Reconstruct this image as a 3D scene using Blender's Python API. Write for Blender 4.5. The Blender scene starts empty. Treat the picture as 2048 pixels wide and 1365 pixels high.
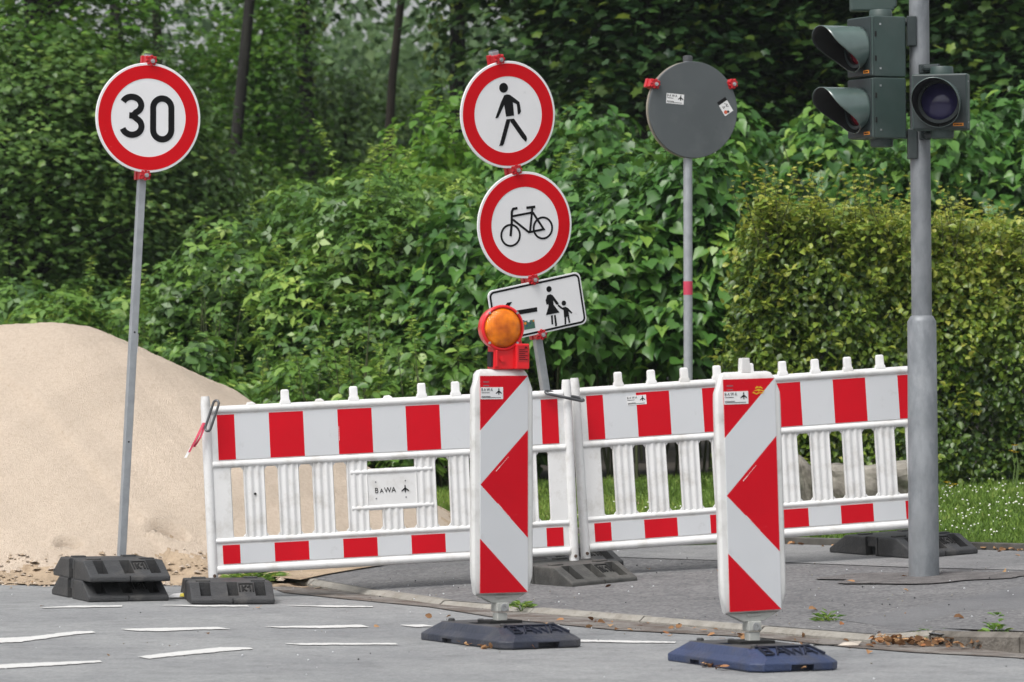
import bpy, bmesh, math, random
import numpy as np
from mathutils import Vector, Matrix
R = math.radians
random.seed(7)
rng = np.random.default_rng(11)
S = bpy.context.scene
COL = S.collection

# ------------------------------------------------------------------ camera, sky, sun, exposure
F = 9000.0            # focal length in photo pixels (2048 wide)
CAMH, HOR = 1.3, 715.0
cd = bpy.data.cameras.new('camera'); cam = bpy.data.objects.new('camera', cd); COL.objects.link(cam)
cam.location = (0, 0, CAMH); cam.rotation_euler = (R(90), 0, 0)
cd.sensor_width = 36; cd.lens = F / 2048 * 36; cd.shift_y = (HOR - 682.5) / 2048
cd.clip_start = 0.5; cd.clip_end = 3000
cd.dof.use_dof = True; cd.dof.focus_distance = 23.5; cd.dof.aperture_fstop = 6
S.camera = cam
SUN_EL, SUN_AZ = R(58), R(215)      # azimuth clockwise from +Y: behind the camera, to the left
w = bpy.data.worlds.new('World'); S.world = w; w.use_nodes = True
nt = w.node_tree; nt.nodes.clear()
sk = nt.nodes.new('ShaderNodeTexSky'); sk.sky_type = 'NISHITA'; sk.sun_disc = False
sk.sun_elevation = SUN_EL; sk.sun_rotation = SUN_AZ; sk.air_density = 1.0; sk.dust_density = 4.0; sk.ozone_density = 1.0
hs = nt.nodes.new('ShaderNodeHueSaturation'); hs.inputs['Saturation'].default_value = 0.22
bg = nt.nodes.new('ShaderNodeBackground'); bg.inputs['Strength'].default_value = 0.15
wo = nt.nodes.new('ShaderNodeOutputWorld')
nt.links.new(sk.outputs[0], hs.inputs['Color']); nt.links.new(hs.outputs[0], bg.inputs['Color']); nt.links.new(bg.outputs[0], wo.inputs['Surface'])
ld = bpy.data.lights.new('sun', 'SUN'); ld.energy = 1.7; ld.angle = R(25); ld.color = (1, .965, .92)
sun = bpy.data.objects.new('sun', ld); COL.objects.link(sun)
sdir = Vector((math.sin(SUN_AZ) * math.cos(SUN_EL), math.cos(SUN_AZ) * math.cos(SUN_EL), math.sin(SUN_EL)))
sun.rotation_euler = sdir.to_track_quat('Z', 'Y').to_euler()
S.view_settings.view_transform = 'Standard'; S.view_settings.look = 'None'
S.view_settings.exposure = 0.30; S.view_settings.gamma = 1
S.cycles.max_bounces = 6; S.cycles.diffuse_bounces = 3; S.cycles.glossy_bounces = 3; S.cycles.transmission_bounces = 4; S.cycles.transparent_max_bounces = 4

# ------------------------------------------------------------------ geometry of the place
N2 = Vector((.81, .58)).normalized(); T2 = Vector((N2.y, -N2.x)); O2 = Vector((.69, 22.5))
def pdist(x, y): return (x - O2.x) * N2.x + (y - O2.y) * N2.y
def gz(x, y):
    p = pdist(x, y)
    return rz(y) if p < 0 else min(.03 + .05 * p, .5)
def rz(y): return -.0065 * max(0.0, 24 - y)      # the road falls gently towards the camera
def road(px, py):                      # photo pixel -> point on the road
    ky = (py - HOR) / F; d = CAMH / ky
    if d < 24: d = (CAMH + .0065 * 24) / (ky + .0065)
    return Vector(((px - 1024) * d / F, d, rz(d)))
def path(px, py):                      # photo pixel -> point on the sloping footpath/lawn plane
    kx, ky = (px - 1024) / F, (py - HOR) / F
    d = (CAMH - .03 + .05 * (O2.x * N2.x + O2.y * N2.y)) / (ky + .05 * (N2.x * kx + N2.y))
    x = kx * d; return Vector((x, d, .03 + .05 * pdist(x, d)))
def P(px, py, d): return Vector(((px - 1024) * d / F, d, CAMH + (HOR - py) * d / F))

# ------------------------------------------------------------------ materials
MATS = {}
def nodes(name):
    m = bpy.data.materials.new(name); m.use_nodes = True; MATS[name] = m
    return m, m.node_tree, m.node_tree.nodes['Principled BSDF'], m.node_tree.nodes['Material Output']
def lin(r, g, b): return tuple(((c / 255) / 12.92 if c / 255 <= .04045 else ((c / 255 + .055) / 1.055) ** 2.4) for c in (r, g, b)) + (1,)
def mat(name, col, rough=.5, metal=0, var=.08, scale=8, dirt=None, dscale=6, dlo=.5, dhi=.75, bump=0, bscale=60, spec=.5, coord='Object', stretch=None):
    """base colour with soft noise variation, optional second colour (dirt, wear) and bump"""
    m, t, b, o = nodes(name); L = t.links
    tc = t.nodes.new('ShaderNodeTexCoord'); src = tc.outputs[coord]
    if stretch:
        mp = t.nodes.new('ShaderNodeMapping'); mp.inputs['Scale'].default_value = stretch; L.new(src, mp.inputs[0]); src = mp.outputs[0]
    n1 = t.nodes.new('ShaderNodeTexNoise'); n1.inputs['Scale'].default_value = scale; n1.inputs['Detail'].default_value = 5
    L.new(src, n1.inputs['Vector'])
    r1 = t.nodes.new('ShaderNodeValToRGB')
    r1.color_ramp.elements[0].position = .3; r1.color_ramp.elements[1].position = .7
    r1.color_ramp.elements[0].color = tuple(c * (1 - var) for c in col[:3]) + (1,)
    r1.color_ramp.elements[1].color = tuple(min(1, c * (1 + var)) for c in col[:3]) + (1,)
    L.new(n1.outputs['Fac'], r1.inputs[0]); out = r1.outputs[0]
    if dirt:
        n2 = t.nodes.new('ShaderNodeTexNoise'); n2.inputs['Scale'].default_value = dscale; n2.inputs['Detail'].default_value = 8; n2.inputs['Roughness'].default_value = .65
        L.new(src, n2.inputs['Vector'])
        r2 = t.nodes.new('ShaderNodeValToRGB'); r2.color_ramp.elements[0].position = dlo; r2.color_ramp.elements[1].position = dhi
        L.new(n2.outputs['Fac'], r2.inputs[0])
        mx = t.nodes.new('ShaderNodeMix'); mx.data_type = 'RGBA'
        L.new(r2.outputs[0], mx.inputs[0]); L.new(out, mx.inputs[6]); mx.inputs[7].default_value = dirt[:3] + (1,) if len(dirt) == 3 else dirt
        out = mx.outputs[2]
    L.new(out, b.inputs['Base Color'])
    b.inputs['Roughness'].default_value = rough; b.inputs['Metallic'].default_value = metal
    b.inputs['Specular IOR Level'].default_value = spec
    if bump:
        n3 = t.nodes.new('ShaderNodeTexNoise'); n3.inputs['Scale'].default_value = bscale; n3.inputs['Detail'].default_value = 6
        L.new(src, n3.inputs['Vector'])
        bp = t.nodes.new('ShaderNodeBump'); bp.inputs['Strength'].default_value = bump; bp.inputs['Distance'].default_value = .02
        L.new(n3.outputs['Fac'], bp.inputs['Height']); L.new(bp.outputs[0], b.inputs['Normal'])
    return m
def leafmat(name, cols, rough=.5, trans=.28, spec=.35):
    m, t, b, o = nodes(name); L = t.links
    at = t.nodes.new('ShaderNodeAttribute'); at.attribute_name = 'v'
    rp = t.nodes.new('ShaderNodeValToRGB'); e = rp.color_ramp.elements
    for i, c in enumerate(cols):
        q = i / (len(cols) - 1)
        el = e[0] if i == 0 else (e[-1] if i == len(cols) - 1 else e.new(q))
        el.position = q; el.color = c[:3] + (1,)
    L.new(at.outputs['Fac'], rp.inputs[0]); L.new(rp.outputs[0], b.inputs['Base Color'])
    b.inputs['Roughness'].default_value = rough; b.inputs['Specular IOR Level'].default_value = spec
    tr = t.nodes.new('ShaderNodeBsdfTranslucent'); hv = t.nodes.new('ShaderNodeHueSaturation')
    hv.inputs['Value'].default_value = 1.3; hv.inputs['Hue'].default_value = .485; L.new(rp.outputs[0], hv.inputs['Color']); L.new(hv.outputs[0], tr.inputs['Color'])
    mx = t.nodes.new('ShaderNodeMixShader'); mx.inputs[0].default_value = trans
    L.new(b.outputs[0], mx.inputs[1]); L.new(tr.outputs[0], mx.inputs[2]); L.new(mx.outputs[0], o.inputs['Surface'])
    return m
def asphalt(name, base, light, dark, sc=90, bump=.5):
    m, t, b, o = nodes(name); L = t.links
    tc = t.nodes.new('ShaderNodeTexCoord')
    vo = t.nodes.new('ShaderNodeTexVoronoi'); vo.inputs['Scale'].default_value = sc; L.new(tc.outputs['Object'], vo.inputs['Vector'])
    rp = t.nodes.new('ShaderNodeValToRGB'); rp.color_ramp.elements[0].color = dark[:3] + (1,); rp.color_ramp.elements[1].color = light[:3] + (1,)
    e = rp.color_ramp.elements.new(.5); e.color = base[:3] + (1,)
    bw = t.nodes.new('ShaderNodeRGBToBW'); L.new(vo.outputs['Color'], bw.inputs[0]); L.new(bw.outputs[0], rp.inputs[0])
    n = t.nodes.new('ShaderNodeTexNoise'); n.inputs['Scale'].default_value = .9; n.inputs['Detail'].default_value = 9; n.inputs['Roughness'].default_value = .7
    L.new(tc.outputs['Object'], n.inputs['Vector'])
    r2 = t.nodes.new('ShaderNodeValToRGB'); r2.color_ramp.elements[0].position = .3; r2.color_ramp.elements[1].position = .7
    r2.color_ramp.elements[0].color = (.78, .78, .79, 1); r2.color_ramp.elements[1].color = (1.12, 1.11, 1.09, 1)
    L.new(n.outputs['Fac'], r2.inputs[0])
    mx = t.nodes.new('ShaderNodeMix'); mx.data_type = 'RGBA'; mx.blend_type = 'MULTIPLY'; mx.inputs[0].default_value = 1
    L.new(rp.outputs[0], mx.inputs[6]); L.new(r2.outputs[0], mx.inputs[7])
    n4 = t.nodes.new('ShaderNodeTexNoise'); n4.inputs['Scale'].default_value = 5.5; n4.inputs['Detail'].default_value = 10; n4.inputs['Roughness'].default_value = .75; L.new(tc.outputs['Object'], n4.inputs['Vector'])
    r4 = t.nodes.new('ShaderNodeValToRGB'); r4.color_ramp.elements[0].position = .34; r4.color_ramp.elements[1].position = .5; r4.color_ramp.elements[0].color = (.80, .80, .80, 1); r4.color_ramp.elements[1].color = (1, 1, 1, 1)
    e4 = r4.color_ramp.elements.new(.72); e4.color = (1.08, 1.08, 1.07, 1); L.new(n4.outputs['Fac'], r4.inputs[0])
    m4 = t.nodes.new('ShaderNodeMix'); m4.data_type = 'RGBA'; m4.blend_type = 'MULTIPLY'; m4.inputs[0].default_value = 1; L.new(mx.outputs[2], m4.inputs[6]); L.new(r4.outputs[0], m4.inputs[7]); L.new(m4.outputs[2], b.inputs['Base Color'])
    b.inputs['Roughness'].default_value = .85; b.inputs['Specular IOR Level'].default_value = .3
    bp = t.nodes.new('ShaderNodeBump'); bp.inputs['Strength'].default_value = bump; bp.inputs['Distance'].default_value = .006
    L.new(vo.outputs['Distance'], bp.inputs['Height']); L.new(bp.outputs[0], b.inputs['Normal'])
    return m

white_pl = mat('white_plastic', (.73, .73, .725), .4, var=.03, scale=5, dirt=(.46, .44, .40), dscale=9, dlo=.50, dhi=.84, bump=.05, bscale=25)
dirty_pl = mat('dirty_white_plastic', (.68, .68, .665), .45, var=.05, scale=6, dirt=(.42, .41, .38), dscale=9, dlo=.52, dhi=.85, bump=.06, bscale=30)
red_sh = mat('red_sheeting', (.56, .004, .014), .55, spec=.15, var=.06, scale=3, dirt=(.62, .10, .11), dscale=16, dlo=.66, dhi=.85)
gry_sh = mat('white_sheeting', (.60, .615, .635), .4, var=.03, scale=3, dirt=(.42, .43, .43), dscale=12, dlo=.62, dhi=.9)
sign_w = mat('sign_white', (.80, .80, .81), .5, spec=.25, var=.03, scale=4, dirt=(.5, .5, .5), dscale=14, dlo=.64, dhi=.9)
sign_r = mat('sign_red', (.60, .004, .010), .55, spec=.15, var=.05, scale=4, dirt=(.66, .22, .22), dscale=22, dlo=.66, dhi=.8)
black = mat('sign_black', (.009, .009, .010), .6, spec=.12, var=.2, scale=9)
label_w = mat('label_white', (.75, .75, .75), .5, var=.03)
print_g = mat('print_grey', (.14, .14, .16), .6)
clampr = mat('clamp_red_plastic', (.50, .012, .02), .35, var=.08, scale=20)
steel = mat('bright_steel', (.62, .63, .64), .3, metal=.9, var=.06, scale=30)
zinc = mat('galvanised_steel', (.37, .39, .41), .48, metal=.35, var=.10, scale=14, dirt=(.28, .30, .32), dscale=9, dlo=.45, dhi=.75, bump=.03)
zinc_d = mat('weathered_galvanised', (.235, .25, .265), .5, metal=.25, var=.2, scale=11, dirt=(.165, .18, .195), dscale=9, dlo=.44, dhi=.62, bump=.06, stretch=(1, 1, .45))
rubber = mat('recycled_rubber', (.036, .037, .039), .6, var=.25, scale=14, dirt=(.085, .08, .074), dscale=9, dlo=.5, dhi=.8, bump=.25, bscale=90)
rubber2 = mat('worn_recycled_rubber', (.055, .055, .052), .65, var=.25, scale=14, dirt=(.11, .105, .095), dscale=7, dlo=.45, dhi=.8, bump=.25, bscale=90)
navy = mat('navy_rubber', (.024, .029, .047), .5, var=.2, scale=8, dirt=(.07, .07, .075), dscale=6, dlo=.42, dhi=.72, bump=.2, bscale=70)
blue = mat('blue_rubber', (.030, .047, .108), .5, var=.2, scale=8, dirt=(.05, .05, .055), dscale=5, dlo=.45, dhi=.72, bump=.2, bscale=70)
top_wear = mat('worn_black_top', (.05, .05, .052), .6, var=.25, scale=10, dirt=(.10, .10, .10), dscale=8, dlo=.5, dhi=.8, bump=.2, bscale=70)
hole = mat('dark_hole', (.008, .008, .008), .9)
lampred = mat('lamp_red_plastic', (.70, .012, .018), .3, var=.05, scale=9)
def ambermat():
    m, t, b, o = nodes('amber_lens'); L = t.links
    tc = t.nodes.new('ShaderNodeTexCoord'); n = t.nodes.new('ShaderNodeTexNoise'); n.inputs['Scale'].default_value = 14; L.new(tc.outputs['Object'], n.inputs[0])
    rp = t.nodes.new('ShaderNodeValToRGB'); rp.color_ramp.elements[0].color = (.44, .075, .001, 1); rp.color_ramp.elements[1].color = (.92, .24, .003, 1)
    rp.color_ramp.elements[0].position = .35; rp.color_ramp.elements[1].position = .65
    L.new(n.outputs['Fac'], rp.inputs[0]); L.new(rp.outputs[0], b.inputs['Base Color']); b.inputs['Roughness'].default_value = .16
    mp = t.nodes.new('ShaderNodeMapping'); L.new(tc.outputs['Object'], mp.inputs[0]); mp.inputs['Scale'].default_value = (130, 0, 130)
    ck = t.nodes.new('ShaderNodeTexVoronoi'); ck.inputs['Randomness'].default_value = 0; ck.inputs['Scale'].default_value = 1; L.new(mp.outputs[0], ck.inputs['Vector'])
    bp = t.nodes.new('ShaderNodeBump'); bp.inputs['Strength'].default_value = .5; bp.inputs['Distance'].default_value = .004; L.new(ck.outputs['Distance'], bp.inputs['Height']); L.new(bp.outputs[0], b.inputs['Normal'])
    return m
amber = ambermat()
signal_g = mat('signal_green_plastic', (.020, .030, .031), .42, var=.12, scale=6, dirt=(.04, .05, .05), dscale=7, dlo=.5, dhi=.8)
signal_s = mat('signal_side_plastic', (.038, .064, .058), .5, var=.12, scale=6, dirt=(.065, .085, .08), dscale=5, dlo=.45, dhi=.8)
signal_in = mat('visor_sheen_plastic', (.085, .125, .115), .2, var=.15, scale=8, spec=1.0)  # base colour lightened to stand in for sky reflected on the outside
visor_dark = mat('visor_inside', (.012, .013, .013), .6, var=.1)
lens_red = mat('dark_red_lens', (.13, .010, .018), .15)
lens_vio = mat('dark_violet_lens', (.045, .04, .11), .12)
orange = mat('orange_label', (.72, .25, .02), .5)
grey_cover = mat('grey_cover_paint', (.082, .093, .098), .45, var=.08, scale=3, dirt=(.115, .125, .13), dscale=5, dlo=.5, dhi=.8)
brownrim = mat('dull_rim', (.30, .27, .22), .5, var=.15, scale=12)
tape_pink = mat('red_tape', (.55, .05, .10), .5)
sand = mat('sand', (.585, .492, .400), .95, var=.04, scale=1.6, dirt=(.47, .375, .285), dscale=45, dlo=.42, dhi=.8, bump=.8, bscale=140, spec=.1)
sand_low = mat('trodden_sand', (.40, .31, .22), .95, var=.2, scale=4, dirt=(.22, .15, .095), dscale=6, dlo=.5, dhi=.75, bump=.8, bscale=40, spec=.15)
concrete = mat('kerb_concrete', (.28, .265, .235), .85, var=.15, scale=9, dirt=(.19, .17, .14), dscale=14, dlo=.48, dhi=.75, bump=.4, bscale=80)
dirtm = mat('gutter_dirt', (.20, .185, .17), .95, var=.25, scale=7, dirt=(.10, .075, .06), dscale=5, dlo=.42, dhi=.62, bump=.6, bscale=60)
rock = mat('rough_stone', (.27, .25, .215), .9, var=.3, scale=7, dirt=(.09, .08, .065), dscale=5, dlo=.42, dhi=.65, bump=1, bscale=12)
paint = mat('road_paint', (.60, .60, .585), .7, var=.06, scale=20, dirt=(.36, .36, .36), dscale=30, dlo=.58, dhi=.75)
soil = mat('soil', (.035, .028, .02), .95, var=.3, scale=3)
lawn_m = mat('lawn_ground', (.075, .12, .028), .95, var=.3, scale=5, dirt=(.10, .11, .04), dscale=3)
bark = mat('dark_bark', (.016, .015, .013), .9, var=.4, scale=9, dirt=(.03, .03, .022), dscale=5, bump=.8, bscale=20, stretch=(1, 1, .25))
barkb = mat('brown_bark', (.042, .034, .026), .9, var=.3, scale=9, bump=.8, bscale=20, stretch=(1, 1, .25))
stemm = mat('weed_stem', (.055, .065, .025), .8, var=.3, scale=4)
road_m = asphalt('road_asphalt', (.250, .258, .264), (.295, .30, .303), (.205, .212, .218), 70, .35)
path_m = asphalt('coarse_asphalt', (.158, .158, .163), (.235, .233, .231), (.095, .095, .10), 60, .6)
patch_m = asphalt('smooth_asphalt', (.155, .157, .164), (.18, .182, .188), (.13, .131, .136), 110, .3)
far_m = asphalt('grey_asphalt', (.235, .237, .24), (.28, .28, .28), (.18, .18, .185), 90, .4)
g = lambda *c: [lin(*x) for x in c]
lf_bramble = leafmat('bramble_leaf', g((52, 84, 38), (80, 118, 50), (110, 148, 62), (164, 188, 90)), .40, spec=.6)
lf_knot = leafmat('knotweed_leaf', g((42, 80, 34), (64, 108, 44), (88, 132, 54), (140, 172, 74)), .40, spec=.6)
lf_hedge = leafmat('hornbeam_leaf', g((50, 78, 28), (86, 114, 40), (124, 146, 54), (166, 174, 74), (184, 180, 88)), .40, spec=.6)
lf_maple = leafmat('shade_toned_maple_leaf', g((34, 60, 36), (50, 80, 42), (72, 106, 48), (132, 152, 60)), .45, .25)  # dark palette: shade under the canopy is put into the leaf colour
lf_wood = leafmat('wood_leaf', g((58, 88, 44), (80, 114, 54), (104, 138, 66), (148, 176, 88)), .42, .35, .6)
lf_light = leafmat('fresh_leaf', g((64, 104, 40), (86, 130, 48), (108, 150, 58), (140, 176, 70)), .45, .4)
lf_far = leafmat('haze_tinted_leaf', g((58, 84, 52), (76, 104, 62), (96, 124, 78), (128, 152, 102)), .6, .4)  # paler, greyer greens put distance haze into the leaf colour
lf_weed = leafmat('weed_leaf', g((76, 112, 50), (98, 136, 60), (122, 158, 72), (158, 178, 80)), .5)
grass_m = leafmat('grass_blade', g((76, 104, 42), (100, 130, 54), (122, 152, 66), (158, 174, 94)), .6)
dry_m = leafmat('dry_leaf', g((96, 70, 50), (140, 106, 76), (176, 142, 104), (150, 100, 66)), .8, .1, .1)
petal_w = mat('white_petal', (.75, .75, .68), .6)
petal_y = mat('yellow_petal', (.75, .50, .02), .6)

# ------------------------------------------------------------------ mesh builder
class MB:
    def __init__(s): s.v, s.f, s.m, s.M = [], [], [], Matrix.Identity(4)
    def add(s, vs, fs, mi=0):
        b = len(s.v); s.v += [tuple(s.M @ Vector(v)) for v in vs]
        for f in fs: s.f.append([b + i for i in f]); s.m.append(mi)
    def box(s, c, size, mi=0):
        x, y, z = (q / 2 for q in size)
        vs = [(c[0] + a * x, c[1] + b * y, c[2] + d * z) for a in (-1, 1) for b in (-1, 1) for d in (-1, 1)]
        s.add(vs, [(0, 1, 3, 2), (4, 6, 7, 5), (0, 4, 5, 1), (2, 3, 7, 6), (0, 2, 6, 4), (1, 5, 7, 3)], mi)
    def loft(s, rings, mi=0, cap=True):
        n = len(rings[0]); vs = [p for r in rings for p in r]; fs = []
        for i in range(len(rings) - 1):
            for j in range(n):
                k = (j + 1) % n; fs.append((i * n + j, i * n + k, (i + 1) * n + k, (i + 1) * n + j))
        if cap: fs += [tuple(range(n))[::-1], tuple((len(rings) - 1) * n + j for j in range(n))]
        s.add(vs, fs, mi)
    def prism(s, poly, y0, y1, mi=0):            # (x,z) outline extruded along y; outline counter-clockwise seen from the front (-y)
        n = len(poly)
        s.add([(x, y0, z) for x, z in poly] + [(x, y1, z) for x, z in poly],
              [tuple(range(n)), tuple(range(2 * n - 1, n - 1, -1))] + [(j, j + n, (j + 1) % n + n, (j + 1) % n) for j in range(n)], mi)
    def disc(s, cx, cz, r, y0, y1, mi=0, n=64): s.prism([(cx + r * math.cos(2 * math.pi * k / n), cz + r * math.sin(2 * math.pi * k / n)) for k in range(n)], y0, y1, mi)
    def ring(s, cx, cz, r0, r1, y0, y1, mi=0, n=72, e0=1, e1=1):
        vs, fs = [], []
        for k in range(n):
            a = 2 * math.pi * k / n; c, q = math.cos(a), math.sin(a)
            vs += [(cx + r0 * c, y0, cz + r0 * q), (cx + r1 * c, y0, cz + r1 * q), (cx + r1 * c, y1, cz + r1 * q), (cx + r0 * c, y1, cz + r0 * q)]
        for k in range(n):
            a, b = 4 * k, 4 * ((k + 1) % n)
            for j in range(4): fs.append((a + j, b + j, b + (j + 1) % 4, a + (j + 1) % 4))
        s.add(vs, fs, mi)
    def stroke(s, pts, wd, y0, y1, mi=0, closed=False):   # flat line of constant width in the x-z plane
        P_ = [Vector(p) for p in pts]; n = len(P_); A, B = [], []
        for i in range(n):
            a = P_[(i - 1) % n] if (closed or i) else P_[0]; c = P_[(i + 1) % n] if (closed or i < n - 1) else P_[-1]
            d1 = (P_[i] - a); d2 = (c - P_[i])
            d1 = d1.normalized() if d1.length > 1e-9 else d2.normalized(); d2 = d2.normalized() if d2.length > 1e-9 else d1
            t = (d1 + d2).normalized(); nn = Vector((-t.y, t.x)); k = max(.5, nn.dot(Vector((-d1.y, d1.x))))
            A.append(P_[i] + nn * (wd / 2 / k)); B.append(P_[i] - nn * (wd / 2 / k))
        m = n if closed else n - 1
        vs = []
        for i in range(n): vs += [(A[i].x, y0, A[i].y), (B[i].x, y0, B[i].y), (B[i].x, y1, B[i].y), (A[i].x, y1, A[i].y)]
        fs = []
        for i in range(m):
            a, b = 4 * i, 4 * ((i + 1) % n)
            for j in range(4): fs.append((a + j, a + (j + 1) % 4, b + (j + 1) % 4, b + j))
        if not closed: fs += [(0, 3, 2, 1), (4 * n - 4, 4 * n - 3, 4 * n - 2, 4 * n - 1)]
        s.add(vs, fs, mi)
    def tube(s, pts, rad, n=12, mi=0, cap=True):
        pts = [Vector(p) for p in pts]; rads = rad if isinstance(rad, (list, tuple)) else [rad] * len(pts); rings = []
        for i, p in enumerate(pts):
            t = (pts[min(i + 1, len(pts) - 1)] - pts[max(i - 1, 0)]).normalized()
            up = Vector((0, 1, 0)) if abs(t.y) < .9 else Vector((1, 0, 0))
            a = t.cross(up).normalized(); b = a.cross(t)
            rings.append([tuple(p + (a * math.cos(2 * math.pi * k / n) + b * math.sin(2 * math.pi * k / n)) * rads[i]) for k in range(n)])
        s.loft(rings, mi, cap)
    def lathe(s, prof, n=32, mi=0, axis='z', c=(0, 0, 0)):
        rings = []
        for r, h in prof:
            rr = []
            for k in range(n):
                a = 2 * math.pi * k / n; x, y = r * math.cos(a), r * math.sin(a)
                rr.append((c[0] + x, c[1] + y, c[2] + h) if axis == 'z' else (c[0] + x, c[1] - h, c[2] + y))
            rings.append(rr)
        s.loft(rings, mi)
    def build(s, name, mats, parent=None, bevel=0, smooth=False, seg=2):
        me = bpy.data.meshes.new(name); me.from_pydata(s.v, [], s.f)
        for m in (mats if isinstance(mats, (list, tuple)) else [mats]): me.materials.append(m)
        me.polygons.foreach_set('material_index', s.m); 
        bm = bmesh.new(); bm.from_mesh(me); bmesh.ops.recalc_face_normals(bm, faces=bm.faces); bm.to_mesh(me); bm.free()
        if smooth:
            me.polygons.foreach_set('use_smooth', [True] * len(me.polygons)); me.set_sharp_from_angle(angle=R(smooth if smooth > 1 else 40))
        o = bpy.data.objects.new(name, me); COL.objects.link(o)
        if parent: o.parent = parent
        if bevel:
            b = o.modifiers.new('bevel', 'BEVEL'); b.width = bevel; b.segments = seg; b.limit_method = 'ANGLE'; b.angle_limit = R(35)
        return o
def cut(o, cutters):
    """subtract a builder full of boxes from object o"""
    c = cutters.build('cutter', [hole], o.parent); m = o.modifiers.new('cut', 'BOOLEAN'); m.operation = 'DIFFERENCE'; m.solver = 'EXACT'; m.use_self = True; m.object = c
    bpy.context.view_layer.update(); dg = bpy.context.evaluated_depsgraph_get()
    me = bpy.data.meshes.new_from_object(o.evaluated_get(dg)); o.modifiers.clear(); old = o.data; o.data = me; me.name = o.name
    bpy.data.meshes.remove(old); bpy.data.objects.remove(c)
def tag(o, label, cat, group=None, kind=None):
    if label: o['label'] = label
    if cat: o['category'] = cat
    if group: o['group'] = group
    if kind: o['kind'] = kind
    return o
def thing(name, label, cat, loc=(0, 0, 0), rot=None, group=None):
    o = bpy.data.objects.new(name, None); COL.objects.link(o); o.empty_display_size = .1
    o.matrix_world = Matrix.Translation(loc) @ (rot.to_4x4() if rot else Matrix.Identity(4))
    return tag(o, label, cat, group)
def dup(o, label, loc=None, rot=None):
    def cp(q, par):
        c = q.copy(); COL.objects.link(c); c.parent = par
        for ch in q.children: cp(ch, c)
        return c
    r = cp(o, None); r['label'] = label
    r.matrix_world = Matrix.Translation(loc) @ rot.to_4x4()
    return r
def yaw(a): return Matrix.Rotation(R(a), 3, 'Z')
def frame(u, up):
    u = Vector(u).normalized(); up = Vector(up); up = (up - u * up.dot(u)).normalized(); b = up.cross(u)
    return Matrix((u, b, up)).transposed()
def text(body, size, name, m, parent, M, ext=.0008, sx=1, align='LEFT'):
    cu = bpy.data.curves.new(name, 'FONT'); cu.body = body; cu.size = size; cu.extrude = ext; cu.align_x = align; cu.resolution_u = 3
    o = bpy.data.objects.new(name, cu); COL.objects.link(o); bpy.context.view_layer.update()
    me = bpy.data.meshes.new_from_object(o.evaluated_get(bpy.context.evaluated_depsgraph_get()))
    bpy.data.objects.remove(o); bpy.data.curves.remove(cu)
    me.transform(M @ Matrix.Rotation(R(90), 4, 'X') @ Matrix.Scale(sx, 4, (1, 0, 0))); me.materials.clear(); me.materials.append(m)
    q = bpy.data.objects.new(name, me); COL.objects.link(q); q.parent = parent
    return q
def merge_text(mb, body, size, M, mi, sx=1, ext=.0006):
    """letters straight into a builder, facing -y"""
    cu = bpy.data.curves.new('letters', 'FONT'); cu.body = body; cu.size = size; cu.extrude = ext; cu.resolution_u = 3
    o = bpy.data.objects.new('letters', cu); COL.objects.link(o); bpy.context.view_layer.update()
    me = bpy.data.meshes.new_from_object(o.evaluated_get(bpy.context.evaluated_depsgraph_get()))
    me.transform(M @ Matrix.Rotation(R(90), 4, 'X') @ Matrix.Scale(sx, 4, (1, 0, 0)))
    mb.add([tuple(v.co) for v in me.vertices], [tuple(p.vertices) for p in me.polygons], mi)
    bpy.data.objects.remove(o); bpy.data.curves.remove(cu); bpy.data.meshes.remove(me)
def plane_icon(mb, cx, cz, r, y0, y1, mi):
    pts = [(0, 1), (.13, .8), (.15, .25), (.95, -.42), (.95, -.68), (.16, -.22), (.12, -.85), (0, -.95)]
    poly = pts + [(-x, z) for x, z in pts[-2:0:-1]]
    mb.prism([(cx + x * r, cz + z * r) for x, z in poly[::-1]], y0, y1, mi)
def sticker(parent, cx, cz, wd, ht, y, tilt=0, name='sticker'):
    """white firm label: name, small print, aircraft mark"""
    mb = MB(); mb.M = Matrix.Translation((cx, y, cz)) @ Matrix.Rotation(R(tilt), 4, 'Y')
    mb.box((0, -.0006, 0), (wd, .0012, ht), 0)
    M0 = mb.M.copy(); mb.M = Matrix.Identity(4)
    merge_text(mb, 'B A W A', ht * .36, M0 @ Matrix.Translation((-wd * .47, -.0016, ht * .17)), 1, .80)
    for z, l in ((.04, .36), (-.27, .40), (-.37, .86)):
        mb.M = M0; mb.box((-wd * .46 + l * wd / 2, -.0016, z * ht), (l * wd, .0008, ht * .045), 1)
    plane_icon(mb, wd * .31, ht * .14, ht * .30, -.0024, -.0012, 1)
    mb.M = Matrix.Identity(4)
    return mb.build(name, [label_w, black], parent)
def clamp(parent, x, z, y, ang=0, sc=1):
    """red plastic sign clamp with steel bolt"""
    mb = MB(); mb.M = Matrix.Translation((x, y, z)) @ Matrix.Rotation(R(ang), 4, 'Y') @ Matrix.Scale(sc, 4)
    mb.box((0, .02, 0), (.062, .05, .05)); mb.box((-.004, .062, 0), (.066, .035, .056))
    for k in range(8):
        a = k * math.pi / 4; c, q = math.cos(a) * .024, math.sin(a) * .024
        mb.box((c, -.009, q), (.013, .016, .013))
    mb.box((0, -.008, 0), (.036, .012, .036))
    o = mb.build('clamp', clampr, parent, bevel=.003)
    b = MB(); b.M = mb.M; b.disc(.004, -.002, .012, -.024, -.012, n=12); b.disc(.004, -.002, .006, -.034, -.024, n=10)
    b.build('bolt', steel, o)
    return o

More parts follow.
